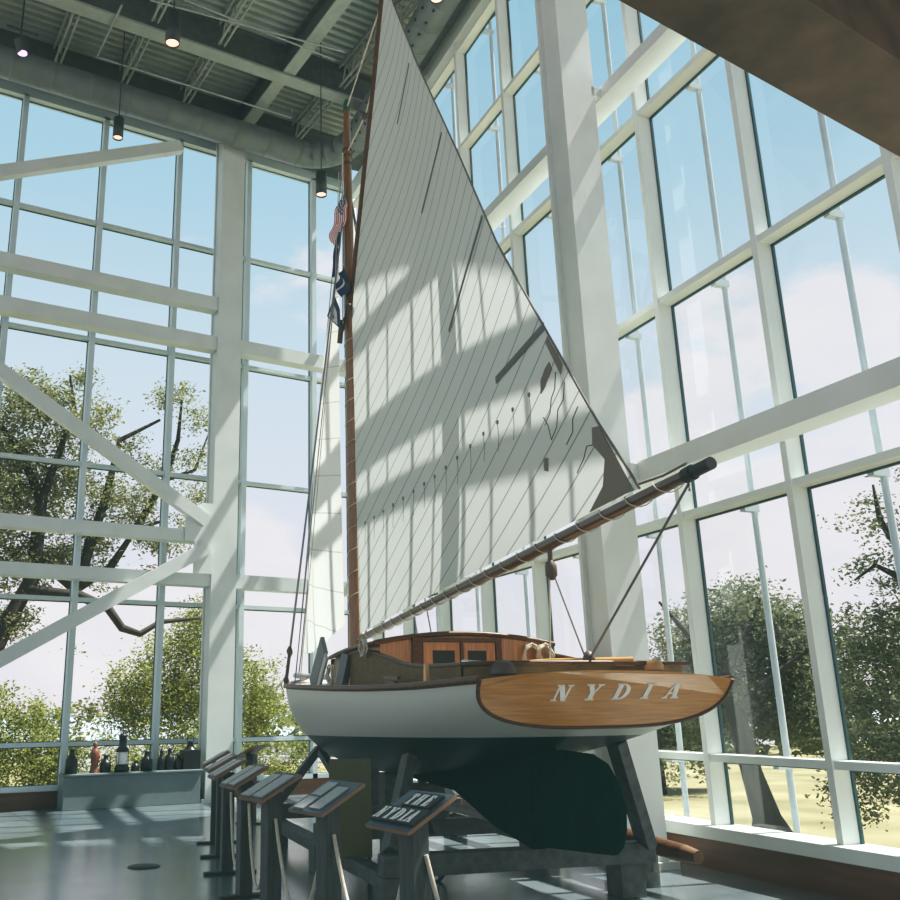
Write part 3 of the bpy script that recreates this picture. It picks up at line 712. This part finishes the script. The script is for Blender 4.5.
d0 = bw(-.16,6.60,9.05); cloth('dark_streamer', 'narrow dark blue streamer above the blue flag on the mast', d0, bw(-.2,6.70,9.0)-d0, bw(-.2,6.72,8.35)-d0, 4, 10, lambda u,v,i,j: 1 if j in (3,7) and i == 1 else 0, ['navy','flag_white'])
pn = thing('burgee', 'white diamond pennant with dark blue border hanging beside the gaff jaws', 'pennant', bw(-.25,6.78,7.6))
def dia(s_, o_): return [bw(-.25-o_, 6.78+a*s_, 7.6+b*s_)-bw(-.25,6.78,7.6) for a, b in ((-.05,.36),(.42,.20),(-.40,-.38),(-.36,-.02))]
q = MB(); q.add(dia(1,0), [(0,1,2,3)]); q.build('border', 'navy', pn)
q = MB(); q.add(dia(.62,.012), [(0,1,2,3)]); q.build('field', 'flag_white', pn)
q = MB(); q.add(dia(.2,.02), [(0,1,2,3)]); q.build('emblem', 'navy', pn)

# ------------------------------------------------------------------ cradle
cr = thing('boat_cradle', 'dark grey timber cradle with slanted props holding the boat', 'cradle', (5.21,5.21,0), -PSI)
def tb(name, p, q_, w, h, up=(0,0,1)): return MB().bar(p, q_, w, h, up).build(name, 'timber', cr, bevel=.008)
tb('cross_beam', (-1.32,1.62,.375),(1.22,1.62,.375),.18,.17); tb('cross_beam', (-1.3,6.2,.385),(1.3,6.2,.385),.18,.17); tb('cross_beam', (-1.3,3.9,.385),(1.3,3.9,.385),.18,.17)
for n in (-1.22, 1.22):
    tb('side_beam', (n,1.72,.24),(n,6.4,.24),.17,.12)
    for t in (1.62,3.9,6.2): tb('foot_block', (n if n < 0 or t > 2 else 1.02,t+(.12 if n > 0 and t < 2 else 0),0),(n if n < 0 or t > 2 else 1.02,t+(.12 if n > 0 and t < 2 else 0),.29),.24,.26, up=(0,1,0))
    s_ = 1 if n > 0 else -1
    tb('prop', *(((n*1.0,1.70,.46),(s_*.80,2.25,1.26)) if s_ < 0 else ((1.12,1.52,.46),(.64,1.10,1.36))),.20,.10, up=(s_,0,.3)); tb('prop', (n,6.25,.46),(s_*.62,6.35,1.14),.16,.10, up=(s_,0,.3))
    tb('brace', (s_*.45,5.2,.46),(s_*.66,6.1,1.1),.10,.08); tb('brace', (s_*.4,2.9,.47),(s_*.8,2.2,.95),.12,.06)
for t, zt in ((3.9,.83),(5.2,.88),(6.2,.93)):
    tb('keel_block', (0,t,.46 if t != 5.2 else 0),(0,t,zt),.26,.26, up=(0,1,0))

# ------------------------------------------------------------------ lecterns
def lectern(label, x, y, rz, style, z0=.95, z1=1.12, post_w=.13, foot=True):
    t = thing('lectern', label, 'lectern', (x,y,0), rz, 'reading lecterns on posts beside the boat')
    # local axes: the reader stands at -x; panel rises towards +x; reading direction is -y
    W_, D_ = .47, .34
    po = MB().b2((-.07,-.075,.02),(.05,.075,z1-.125)).build('post', 'post_wood', t, bevel=.006)
    if foot: MB().b2((-.24,-.05,0),(.30,.05,.025)).build('foot', 'black', t)
    th = math.atan2(z1-z0, D_-.02); c_, s_ = math.cos(th), math.sin(th)
    def pl(u, v, w): # u along reading direction (-y), v up the slope, w off the face
        return Vector((-.20+v*c_-w*s_, W_/2-u, z0+v*s_+w*c_))
    D = D_/c_
    def slab(name, u0, u1, v0, v1, w0, w1, m_, par): return MB().prism([(u0,v0),(u1,v0),(u1,v1),(u0,v1)], pl, w0, w1).build(name, m_, par)
    bd = slab('board', 0, W_, 0, D, -.022, 0, 'panel_edge' , t)
    slab('board_face', .004, W_-.004, .004, D-.004, 0, .003, 'panel_blue' if style in ('title','plates3') else 'panel_wood', bd)
    if style == 'title':
        e1, e2, e3 = (pl(1,0,0)-pl(0,0,0)), (pl(0,1,0)-pl(0,0,0)), (pl(0,0,1)-pl(0,0,0))
        slab('word_plate', .135, .42, .205, .34, .003, .02, 'black', bd); slab('word_plate', .005, .465, .045, .19, .003, .02, 'black', bd)
        for ch, u in zip('THE', (.15,.235,.33)): letter(ch, pl(u,.217,.02), e1, e2, e3, .105, .62, .04, .004, 'letter', 'letter_white', bd)
        for ch, u in zip('NYDIA', (.02,.118,.208,.298,.350)): letter(ch, pl(u,.06,.02), e1, e2, e3, .108, .62, .04, .004, 'letter', 'letter_white', bd)
    elif style == 'plates3':
        slab('photo_plate', .06, .20, .02, .16, .004, .014, 'plate', bd); slab('photo_plate', .06, .20, .18, .34, .004, .014, 'plate', bd); slab('photo_plate', .25, .40, .04, .30, .004, .014, 'plate', bd)
    else:
        slab('photo_plate', .03, .21, .02, .33, .004, .016, 'plate', bd); slab('photo_plate', .25, .43, .03, .34, .004, .016, 'plate', bd)
    return t
LC = [('dark sloped lectern board with raised white letters reading THE NYDIA', 3.22,4.92,0.0,'title'),
      ('lectern with three pale photo plates, next behind the THE NYDIA board', 3.25,6.03,.03,'plates3'),
      ('lectern with two wide pale plates, third back from the THE NYDIA board', 3.34,7.15,-.02,'plates2'),
      ('lectern with two pale plates, fourth back from the THE NYDIA board', 3.68,8.45,-.12,'plates2'),
      ('lectern with pale plates, fifth back from the THE NYDIA board', 4.03,9.72,-.22,'plates2'),
      ('lectern seen nearly edge on, sixth back from the THE NYDIA board', 4.42,10.85,-.28,'plates2'),
      ('small dark lectern, seventh back from the THE NYDIA board', 4.80,11.98,-.32,'plates2'),
      ('lectern standing apart at the far end of the row by the window', 6.05,13.7,-.9,'plates2')]
for L in LC: lectern(*L[:5])
def rope(p, q_, sag, label):
    p, q_ = Vector(p), Vector(q_); pts = []
    for k in range(17):
        u = k/16; v = p+(q_-p)*u; v.z -= sag*4*u*(1-u); pts.append(v)
    o = MB().tube(pts, .014, 8).build('barrier_rope', 'rope'); tag(o, label, 'rope')
rr_ = ['first','second','third','fourth','fifth','sixth']
for i in range(6):
    a, b = LC[i], LC[i+1]; nm = ['from the THE NYDIA lectern to the three plate lectern','from the three plate lectern to the one behind it','between the third and fourth lecterns','between the fourth and fifth lecterns','between the fifth and sixth lecterns','between the sixth and seventh lecterns'][i]
    rope((a[1]+.0,a[2]+.08,.80),(b[1]-.01,b[2]-.08,.80),.62,'off-white barrier rope hanging '+nm)
rope((3.24,4.84,.80),(3.42,4.70,.02),.05,'off-white rope hanging from the near side of the THE NYDIA lectern')

# olive display board by the cradle, spar and other loose gear
od = thing('display_board', 'tall glossy olive green board standing behind the lecterns against the cradle', 'display board', (4.60,8.12,0), -.50)
MB().b2((-.20,-.02,.30),(.20,.02,1.17)).build('board', 'olive', od)
for x_ in (-.17,.17): MB().b2((x_-.02,-.02,0),(x_+.02,.02,.30)).build('leg', 'black', od)
sp_ = thing('wooden_spar', 'dark round wooden spar with a pale broken end lying by the right wall', 'spar')
MB().tube([(6.98,6.30,.36),(7.12,7.3,.41),(7.32,8.9,.49)], [.075,.09,.10], 16).build('shaft', 'dark_wood', sp_)
MB().tube([(6.95,6.13,.35),(6.98,6.30,.36)], [.055,.074], 16).build('raw_end', 'raw_end', sp_)
ch = MB().b2((6.98,6.85,0),(7.22,7.0,.285)).build('spar_chock', 'timber'); tag(ch, 'dark timber chock under the near end of the round wooden spar', 'chock')
ch = MB().b2((7.15,8.5,0),(7.45,8.65,.36)).build('spar_chock', 'timber'); tag(ch, 'dark timber chock under the far end of the round wooden spar', 'chock')
o = MB().tube([(6.0,9.1,.05),(6.95,8.45,.05)], .03, 8).build('wooden_rod', 'dark_wood'); tag(o, 'thin brown rod lying on the floor behind the keel', 'rod')
q = MB(); pts = [(5.9,8.9,.62),(6.15,8.7,.60),(6.45,8.4,.50),(6.7,8.1,.30),(6.85,7.9,.06)]
rows = [[(x-.0, y-.02, z+.10*w_), (x, y+.04, z+.02), (x, y-.02, z-.05*w_)] for (x,y,z), w_ in zip(pts, (.3,.6,.6,.4,.1))]; q.grid(rows)
o = q.build('oar_blade', 'plate'); tag(o, 'pale curved blade leaning low under the keel', 'oar')
q = MB(); q.tube([(.13*math.cos(a), 0, .13+.13*math.sin(a)) for a in [2*PI*k/18 for k in range(19)]], .018, 6)
for k in range(3): q.tube([(-.13*math.cos(k*PI/3),0,.13-.13*math.sin(k*PI/3)),(.13*math.cos(k*PI/3),0,.13+.13*math.sin(k*PI/3))], .01, 5)
o = q.build('spoked_wheel', 'lantern_black', loc=(5.55,8.15,0)); tag(o, 'small dark spoked wheel on the floor under the hull', 'wheel')
dr = MB().lathe([(0,.012),(.17,.012),(.18,0)], n=24).build('floor_drain', 'black', loc=(3.437, 10.64)+(0,)); tag(dr, 'round dark floor outlet in the polished concrete', 'floor outlet')

# ------------------------------------------------------------------ bench with ship lanterns
bn = thing('display_bench', 'long blue grey bench under the left window with ship lanterns on top', 'bench', (5.40,17.55,0))
MB().b2((-1.30,-.20,0),(1.22,.22,.56)).build('body', 'bench', bn, bevel=.01); MB().b2((-1.34,-.25,.56),(1.25,.25,.60)).build('top', 'bench', bn, bevel=.01)
BT = .60
def lx(px_): return px_
def lantern(name, label, x, h, w, kind, m_='lantern_black'):
    t = thing(name, label, 'lantern' if 'lantern' in name else 'figure', (x,17.52,BT), 0, 'old ship lanterns on the bench' if 'lantern' in name else None)
    r_ = w/2
    if kind == 'box':
        MB().b2((-r_,-.12,0),(r_,.12,h*.60)).build('body', m_, t, bevel=.01); MB().lathe([(r_*.75,h*.60),(r_*.35,h*.72),(r_*.32,h*.85),(0,h*.86)], n=14).build('chimney', m_, t)
        MB().tube([(.07*math.cos(a),0,h*.92+.07*math.sin(a)) for a in [2*PI*k/14 for k in range(15)]], .008, 5).build('handle', m_, t)
    elif kind == 'tall':
        MB().lathe([(0,0),(r_,0),(r_,h*.12),(r_*.7,h*.2)], n=16).build('base', m_, t); MB().lathe([(r_*.62,h*.2),(r_*.8,h*.35),(r_*.62,h*.52)], n=16).build('lens', 'lens_clear', t)
        MB().lathe([(r_*.9,h*.52),(r_*.9,h*.58),(r_*.5,h*.66),(r_*.5,h*.9),(r_*.62,h*.92),(r_*.4,h),(0,h)], n=16).build('chimney', m_, t)
        g = MB()
        for k in range(4): a = PI/4+k*PI/2; g.tube([(r_*.9*math.cos(a),r_*.9*math.sin(a),h*.12),(r_*.9*math.cos(a),r_*.9*math.sin(a),h*.54)], .006, 4)
        g.build('guard', m_, t)
    elif kind == 'figure':
        MB().lathe([(r_*.9,0),(r_*.8,h*.08),(r_*.6,h*.2),(r_*.75,h*.45),(r_*.85,h*.6),(r_*.6,h*.74),(r_*.3,h*.79),(r_*.42,h*.86),(r_*.42,h*.93),(0,h)], n=14).build('body', m_, t)
        MB().tube([(r_*.7,0,h*.62),(r_*.95,-.05,h*.45),(r_*.5,-.1,h*.38)], .025, 6).build('arm', m_, t)
    else:
        MB().lathe([(0,0),(r_,0),(r_,h*.5),(r_*.8,h*.58),(r_*.45,h*.68),(r_*.4,h*.85),(r_*.5,h*.88),(0,h*.95)], n=14).build('body', m_, t)
        MB().tube([(r_*.8*math.cos(a),0,h*.62+h*.38*math.sin(a)) for a in [PI*k/10 for k in range(11)]], .006, 4).build('handle', m_, t)
    return t
lantern('ship_lantern', 'dark bottle shaped lantern at the left end of the bench', 4.25, .46, .22, 'round')
lantern('carved_figure', 'reddish brown carved figure standing among the lanterns', 4.66, .54, .20, 'figure', 'lantern_brown')
lantern('ship_lantern', 'short black lantern between the brown figure and the tall clear lantern', 4.86, .33, .20, 'round')
lantern('ship_lantern', 'tall black lantern with a clear glass body', 5.16, .66, .27, 'tall')
lantern('ship_lantern', 'tiny dark lantern right of the tall clear one', 5.41, .20, .15, 'round')
lantern('ship_lantern', 'mid sized black lantern near the middle of the bench', 5.62, .38, .22, 'round')
lantern('ship_lantern', 'slim black lantern in front of the window post', 5.90, .38, .15, 'round')
lantern('ship_lantern', 'broad black lantern right of the window post', 6.06, .42, .18, 'round')
lantern('ship_lantern', 'small squat lantern beside the big square one', 6.235, .30, .17, 'round')
lantern('ship_lantern', 'big square black lantern with a ring handle at the right end', 6.46, .58, .34, 'box')

# ------------------------------------------------------------------ outdoors
g = MB(); g.add([(-60,18.4,-.25),(70,18.4,-.25),(70,62,-.25),(-60,62,-.25)], [(0,1,2,3)]); struct(g.build('ground', 'lawn'))
g = MB(); g.add([(10.6,18.4,-.25),(6.6,-8,-.25),(90,-30,-.25),(90,18.4,-.25)], [(0,1,2,3)]); struct(g.build('ground', 'lawn'))
g = MB(); g.add([(8,33,-.22),(70,33,-.22),(70,58,-.22),(8,58,-.22)], [(0,1,2,3)]); struct(g.build('road', 'road'))
g = MB(); g.add([(-400,62,-.3),(500,62,-.3),(500,900,-.3),(-400,900,-.3)], [(0,1,2,3)]); o = g.build('sea', 'sea'); tag(o, kind='structure')
g = MB()
pr_ = [(x, 3+2.2*math.sin(x*.02)+1.2*math.sin(x*.071)) for x in range(-400, 520, 20)]
g.grid([[(x,880,-.3),(x,880,z)] for x, z in pr_]); o = g.build('far_shore', 'far_land'); tag(o, kind='structure')

def leaves(mb, blobs, count, size, sub=.42):
    tot = sum(b[1][0]*b[1][1]*b[1][2] for b in blobs)**1.0
    for c_, rad in blobs:
        k = int(count*(rad[0]*rad[1]*rad[2])/tot); nsub = max(6, k//42)
        for _ in range(nsub):
            d = Vector((random.gauss(0,1),random.gauss(0,1),random.gauss(0,1))).normalized()*random.random()**.45
            cc = Vector(c_)+Vector((d.x*rad[0],d.y*rad[1],d.z*rad[2])); sr = sub*random.uniform(.6,1.3)
            for _ in range(max(1, k//nsub)):
                e = Vector((random.gauss(0,.5),random.gauss(0,.5),random.gauss(0,.38)))*sr; p = cc+e
                a = Vector((random.gauss(0,1),random.gauss(0,1),random.gauss(0,.6))).normalized(); b = a.cross(Vector((random.gauss(0,1),random.gauss(0,1),random.gauss(0,1)))).normalized()
                s_ = size*random.uniform(.6,1.3)
                mb.add([p-a*s_, p+b*s_*.5, p+a*s_, p-b*s_*.5], [(0,1,2,3)])
def tree(name, label, cat, trunk, limbs, blobs, count, size, m_='leaf', group=None, sub=.42):
    t = thing(name, label, cat, (0,0,0), 0, group)
    if trunk: MB().tube(trunk[0], trunk[1], 10).build('trunk', 'bark', t)
    if limbs:
        g = MB()
        for pts, rs in limbs: g.tube(pts, rs, 8)
        g.build('branch', 'bark', t)
    q = MB(); leaves(q, blobs, count, size, sub); q.build('foliage', m_, t)
    return t
def B(px, r_): return (px, r_)
YA = 25.5
tree('oak_tree', 'large spreading oak with heavy limbs outside the left windows', 'tree',
  ([(3.112, 25.5, -0.331), (3.575, 25.5, 1.989), (4.277, 25.5, 3.859), (4.876, 25.5, 5.19), (4.907, 25.5, 7.51)], [.30,.26,.22,.20,.17]),
  [([(5.104, 25.5, 5.606), (5.977, 25.5, 4.85), (6.892, 25.5, 5.505), (7.541, 25.5, 6.626), (8.341, 25.3, 6.95)], [.18,.15,.12,.07,.04]),
   ([(4.928, 25.5, 7.233), (4.497, 25.5, 8.025), (3.963, 25.5, 8.803), (3.228, 25.5, 9.833)], [.15,.11,.08,.04]),
   ([(4.928, 25.5, 7.233), (5.243, 25.2, 8.61), (5.57, 25.2, 9.815), (5.362, 25.2, 10.821)], [.12,.09,.06,.03]),
   ([(4.678, 25.5, 4.782), (5.954, 24.8, 4.611), (6.631, 24.5, 4.298), (7.032, 24.5, 3.793), (7.524, 24.5, 3.652), (8.059, 24.5, 3.986), (9.305, 24.8, 4.166)], [.16,.14,.12,.11,.09,.07,.04]),
   ([(5.977, 25.5, 4.85), (6.64, 25.5, 7.405), (6.967, 25.5, 9.206), (8.124, 25.5, 9.979)], [.18,.12,.08,.04]),
   ([(7.541, 25.5, 6.626), (8.356, 25.5, 8.176), (8.702, 25.5, 9.439), (8.778, 25.5, 10.706)], [.12,.09,.07,.03]),
   ([(8.356, 25.5, 8.176), (9.265, 25.5, 8.584), (9.7, 25.5, 9.89)], [.07,.05,.02])],
  [B((4.011, 25.5, 9.811),(1.0,1.1,.8)), B((4.783, 25.5, 10.225),(.8,1,.6)), B((5.528, 25.5, 9.453),(1.0,1.1,.8)), B((4.306, 25.8, 8.498),(1.2,1.1,.8)), B((5.763, 25.5, 8.029),(.8,1,.6)), B((4.909, 26.5, 7.721),(1.3,1,.8)),
   B((5.867, 25.5, 10.702),(.6,.7,.35)), B((6.492, 25.5, 9.892),(.6,.7,.3)), B((7.12, 25.5, 9.077),(.6,.7,.3)), B((6.781, 25.5, 7.419),(.8,.8,.6)), B((7.642, 25.5, 7.506),(.7,.8,.4)), B((8.25, 25.5, 10.623),(.6,.6,.3)), B((8.866, 25.5, 10.88),(.6,.6,.3)),
   B((9.37, 25.5, 10.16),(.6,.6,.4)), B((9.098, 25.5, 8.872),(.6,.6,.4)), B((7.893, 25.5, 8.423),(.6,.6,.3)), B((4.575, 26, 5.641),(1.2,.9,1.0)), B((6.305, 26, 5.9),(1.0,.8,.5)), B((4.451, 26, 4.037),(.9,.8,.6)), B((8.439, 25.5, 6.265),(.7,.7,.3)),
   B((3.265, 25.8, 7.126),(1.5,1.2,2.0)), B((5.595, 26.2, 6.867),(.8,.8,.5)), B((9.552, 26.2, 7.839),(.6,.7,.5)), B((5.965, 25, 3.232),(.15,.2,.3)), B((6.838, 25.2, 4.996),(.4,.4,.3)), B((7.404, 25.6, 7.065),(.7,.7,.4)), B((8.022, 25.6, 6.394),(.6,.7,.35)), B((6.497, 25.8, 6.448),(.7,.7,.5)), B((9.052, 25.6, 6.919),(.5,.6,.35)), B((5.631, 26, 5.713),(.8,.7,.5)), B((8.126, 25.8, 5.567),(.4,.5,.25))], 46000, .055, sub=.40)
tree('round_tree', 'full green tree growing low behind the bench and the left column', 'tree', ([(13.2,30,-.3),(13.3,30,2.5)], [.25,.15]), None,
  [B((9.311, 29, 2.325),(1.6,1.2,1.2)), B((10.586, 29, 3.258),(1.7,1.2,1.3)), B((10.311, 29, 1.717),(2.0,1.2,1.3)), B((8.716, 29, 1.583),(1.1,1,.8)), B((10.888, 29, 4.376),(1.0,1,.9)), B((12.687, 29, 2.65),(1.0,1,1.1)), B((13.134, 29, 1.631),(1.0,1,.9)), B((11.845, 29, 1.087),(1.6,1,.9))], 34000, .055, 'leaf_bright', sub=.42)
tree('leafy_shrub', 'dense yellow green shrub filling the lower left window', 'shrub', None, None,
  [B((3.992, 21.5, 1.102),(.9,.8,.8)), B((4.65, 21.8, 1.502),(.7,.7,.5)), B((3.25, 21.5, 1.521),(.9,.8,.9)), B((4.791, 21.2, 0.682),(.7,.6,.6)), B((4.056, 21, 0.419),(.9,.6,.6))], 15000, .04, 'leaf_bright', sub=.26)
tree('leafy_shrub', 'low sunlit hedge seen through the window behind the lanterns', 'shrub', None, None,
  [B((x, 20.9+.2*math.sin(x*3), .45+.15*math.sin(x*5)), (.6,.45,.75)) for x in (4.3,4.9,5.5,6.1,6.7,7.3,7.9,8.5,9.1,9.7,10.3)], 22000, .035, 'leaf_bright', sub=.22)
tree('young_tree', 'slim green sapling left of the tall clear lantern outside', 'tree', None, None, [B((6.512, 26, 1.47),(.5,.5,.6)), B((6.361, 26, 0.963),(.5,.5,.4))], 500, .08, 'leaf', sub=.3)
# right side
tree('oak_tree', 'big shade tree with a forked trunk on the lawn beyond the right windows', 'tree',
  ([(12.22,9.4,-.25),(12.15,9.42,.1),(12.05,9.5,.7),(11.95,9.55,1.4),(11.9,9.65,2.1)], [.34,.20,.15,.14,.12]),
  [([(11.85,9.65,2.0),(11.6,10.0,2.7),(11.4,10.3,3.2)], [.09,.05,.02]), ([(11.85,9.65,2.0),(12.3,9.5,2.7),(12.6,9.4,3.2)], [.09,.05,.02]), ([(11.85,9.6,1.5),(12.4,8.9,2.2),(12.8,8.7,2.5)], [.08,.05,.02])],
  [B((12.732, 10, 2.943),(.9,.9,.6)), B((13.128, 9.8, 2.627),(1.0,.9,.7)), B((13.25, 9.3, 2.445),(.9,.8,.7)), B((12.489, 10.2, 2.174),(.9,.8,.7)), B((12.71, 9.8, 1.712),(1.0,.8,.6)), B((13.067, 9.3, 1.63),(.9,.8,.6)), B((12.243, 10.2, 1.422),(.6,.6,.4)), B((13.064, 10, 3.435),(.5,.5,.2)), B((13.122, 9, 1.201),(.6,.5,.3))], 38000, .036, 'leaf_dark', sub=.25)
tree('oak_tree', 'leafy tree at the right edge with thin upper branches against the cloud', 'tree',
  ([(12.9,5.3,-.25),(12.8,5.5,1.6),(12.5,5.9,3.0),(12.3,6.2,4.0),(12.4,6.4,4.8)], [.26,.17,.12,.07,.02]),
  [([(12.3,6.2,3.6), (11.694, 6.6, 3.343), (11.651, 6.8, 3.881), (11.799, 6.9, 4.377)], [.09,.06,.04,.015]), ([(11.619, 6.6, 3.091), (11.55, 6.9, 3.313), (11.242, 7, 3.119)], [.05,.03,.015])],
  [B((11.477, 7.2, 2.28),(.6,.6,.5)), B((11.573, 6.8, 2.499),(.6,.6,.5)), B((11.462, 7.2, 1.615),(.7,.6,.5)), B((11.235, 6.8, 0.993),(.8,.6,.5)), B((11.212, 7.4, 0.627),(.45,.4,.4)), B((11.787, 6.9, 4.176),(.30,.3,.12)), B((11.446, 7, 3.899),(.25,.25,.1)), B((11.832, 6.8, 3.767),(.4,.3,.15)), B((11.503, 6.9, 3.373),(.4,.3,.15)), B((11.754, 6.8, 3.123),(.4,.3,.15)), B((12.6,5.7,3.2),(.9,.8,.6)), B((13.0,4.8,2.4),(.9,.9,.9)), B((12.4,6.3,4.6),(.5,.5,.3)), B((11.139, 7, 3.113),(.2,.2,.08))], 38000, .030, 'leaf_dark', sub=.2)
tree('round_tree', 'distant dark tree seen between the white column and the transom', 'tree', ([(17,16,-.25),(17,16,2.5)], [.25,.15]), None,
  [B((18.778, 16, 2.967),(1.1,1.0,1.0)), B((18.502, 16.5, 2.033),(1.2,1,.9)), B((18.973, 16, 2.022),(1.2,1,.9)), B((18.256, 17, 1.332),(1.1,1,.8)), B((18.287, 16, 0.994),(1.4,1,.7)), B((17.341, 15, 0.292),(.4,.4,.4)), B((16.262, 15, 0.332),(.3,.3,.4))], 22000, .05, 'leaf_dark', sub=.35)
bl = []
for k in range(26):
    az = .42+k*.038; R_ = 46+5*math.sin(k*1.9); bl.append(((R_*math.sin(az), R_*math.cos(az), 1.2+.8*math.sin(k*2.3)), (2.4,2.2,2.0+.5*math.sin(k))))
o = tree('tree_line', 'far belt of dark trees along the edge of the lawn', 'trees', None, None, bl, 7000, .32, 'leaf_dark', sub=1.2); o['kind'] = 'stuff'

# ------------------------------------------------------------------ sky and sun
w = bpy.data.worlds.new('world'); sc.world = w; w.use_nodes = True; t = w.node_tree; t.nodes.clear()
out = t.nodes.new('ShaderNodeOutputWorld'); bg = t.nodes.new('ShaderNodeBackground')
tc = N(t, 'ShaderNodeTexCoord'); sx = N(t, 'ShaderNodeSeparateXYZ'); t.links.new(tc.outputs['Generated'], sx.inputs[0])
rp = N(t, 'ShaderNodeValToRGB'); t.links.new(sx.outputs[2], rp.inputs[0])
el = rp.color_ramp.elements; el[0].position = 0; el[0].color = (.84,.79,.85,1); el[1].position = 1; el[1].color = (.14,.38,.60,1)
for p_, c_ in ((.16,(.74,.75,.86,1)),(.34,(.58,.71,.84,1)),(.52,(.37,.60,.77,1)),(.72,(.25,.50,.70,1))):
    e = el.new(p_); e.color = c_
mp = N(t, 'ShaderNodeMapping'); mp.inputs['Scale'].default_value = (1,1,2.2); t.links.new(tc.outputs['Generated'], mp.inputs[0])
nz = N(t, 'ShaderNodeTexNoise', i_Scale=3.2, i_Detail=8.0, i_Roughness=.55); t.links.new(mp.outputs[0], nz.inputs['Vector'])
def blob_dir(d, r0, r1):
    v = Vector(d).normalized(); n_ = N(t, 'ShaderNodeVectorMath', operation='DISTANCE'); n_.inputs[1].default_value = v; t.links.new(tc.outputs['Generated'], n_.inputs[0])
    m_ = N(t, 'ShaderNodeMapRange'); m_.inputs[1].default_value = r1; m_.inputs[2].default_value = r0; m_.inputs[3].default_value = 0; m_.inputs[4].default_value = 1; t.links.new(n_.outputs['Value'], m_.inputs[0]); return m_.outputs[0]
CB = None
for d, r0, r1 in (((0.801, 0.489, 0.344), 0.05, 0.14), ((0.759, 0.55, 0.348), 0.05, 0.13), ((0.839, 0.484, 0.249), 0.06, 0.16), ((0.749, 0.601, 0.279), 0.02, 0.1), ((0.394, 0.906, 0.157), 0.03, 0.1), ((0.284, 0.957, 0.064), 0.05, 0.15), ((0.841, 0.525, 0.133), 0.05, 0.2)):
    b_ = blob_dir(d, r0, r1); CB = b_ if CB is None else math_n(t, 'MAXIMUM', CB, b_)
lo = N(t, 'ShaderNodeMapRange'); lo.inputs[1].default_value = .55; lo.inputs[2].default_value = .12; t.links.new(sx.outputs[2], lo.inputs[0])
cov = math_n(t, 'MULTIPLY_ADD', lo.outputs[0], .085, math_n(t, 'MULTIPLY_ADD', CB, .24, nz.outputs['Fac']))
cl = N(t, 'ShaderNodeMapRange', interpolation_type='SMOOTHSTEP'); cl.inputs[1].default_value = .62; cl.inputs[2].default_value = .72; t.links.new(cov, cl.inputs[0])
n3 = N(t, 'ShaderNodeTexNoise', i_Scale=7.0, i_Detail=5.0); t.links.new(mp.outputs[0], n3.inputs['Vector'])
cc = mix_col(t, n3.outputs['Fac'], (.70,.71,.80), (1.05,.95,.95))
cf = math_n(t, 'MULTIPLY', cl.outputs[0], .85)
fc = mix_col(t, cf, rp.outputs['Color'], cc)
t.links.new(fc, bg.inputs[0]); bg.inputs[1].default_value = 1.0; t.links.new(bg.outputs[0], out.inputs['Surface'])

sun = bpy.data.lights.new('sun', 'SUN'); sun.energy = 11; sun.angle = .012; sun.color = (1,.95,.88)
so = bpy.data.objects.new('sun', sun); COL.objects.link(so)
SD = Vector((-.46,.12,-.85)).normalized(); so.rotation_euler = SD.to_track_quat('-Z', 'Y').to_euler()

# ------------------------------------------------------------------ camera
cam = bpy.data.cameras.new('camera'); co_ = bpy.data.objects.new('camera', cam); COL.objects.link(co_)
f, cx, cy, pi_, ro, ya = 928.8, 344.0, 450.0, .275, -.011, .513
fw = Vector((math.sin(ya)*math.cos(pi_), math.cos(ya)*math.cos(pi_), math.sin(pi_)))
rt = Vector((math.cos(ya), -math.sin(ya), 0)); up = rt.cross(fw)
r2 = rt*math.cos(ro)+up*math.sin(ro); u2 = -rt*math.sin(ro)+up*math.cos(ro)
co_.matrix_world = Matrix.Translation((0,0,1.6))@Matrix((r2, u2, -fw)).transposed().to_4x4()
cam.sensor_width = 36; cam.lens = 36*f/900; cam.shift_x = (450-cx)/900; cam.shift_y = 0; cam.clip_end = 3000
sc.camera = co_
sc.view_settings.view_transform = 'Standard'; sc.view_settings.look = 'None'
sc.view_settings.exposure = 0; sc.view_settings.gamma = 1.0
vs_ = sc.view_settings; vs_.use_curve_mapping = True; cm_ = vs_.curve_mapping; cv = cm_.curves[3]
cv.points[0].location = (0, .003); cv.points[1].location = (1, .97)
for x_, y_ in ((.06,.065),(.3,.36),(.6,.67)): cv.points.new(x_, y_)
for ci, y0, m0 in ((0,.004,.513),(1,.012,.502),(2,.011,.478)): cm_.curves[ci].points[0].location = (0, y0); cm_.curves[ci].points.new(.5, m0)
cm_.update()
sc.cycles.use_denoising = True
sc.cycles.max_bounces = 8; sc.cycles.transparent_max_bounces = 16; sc.cycles.sample_clamp_indirect = 6
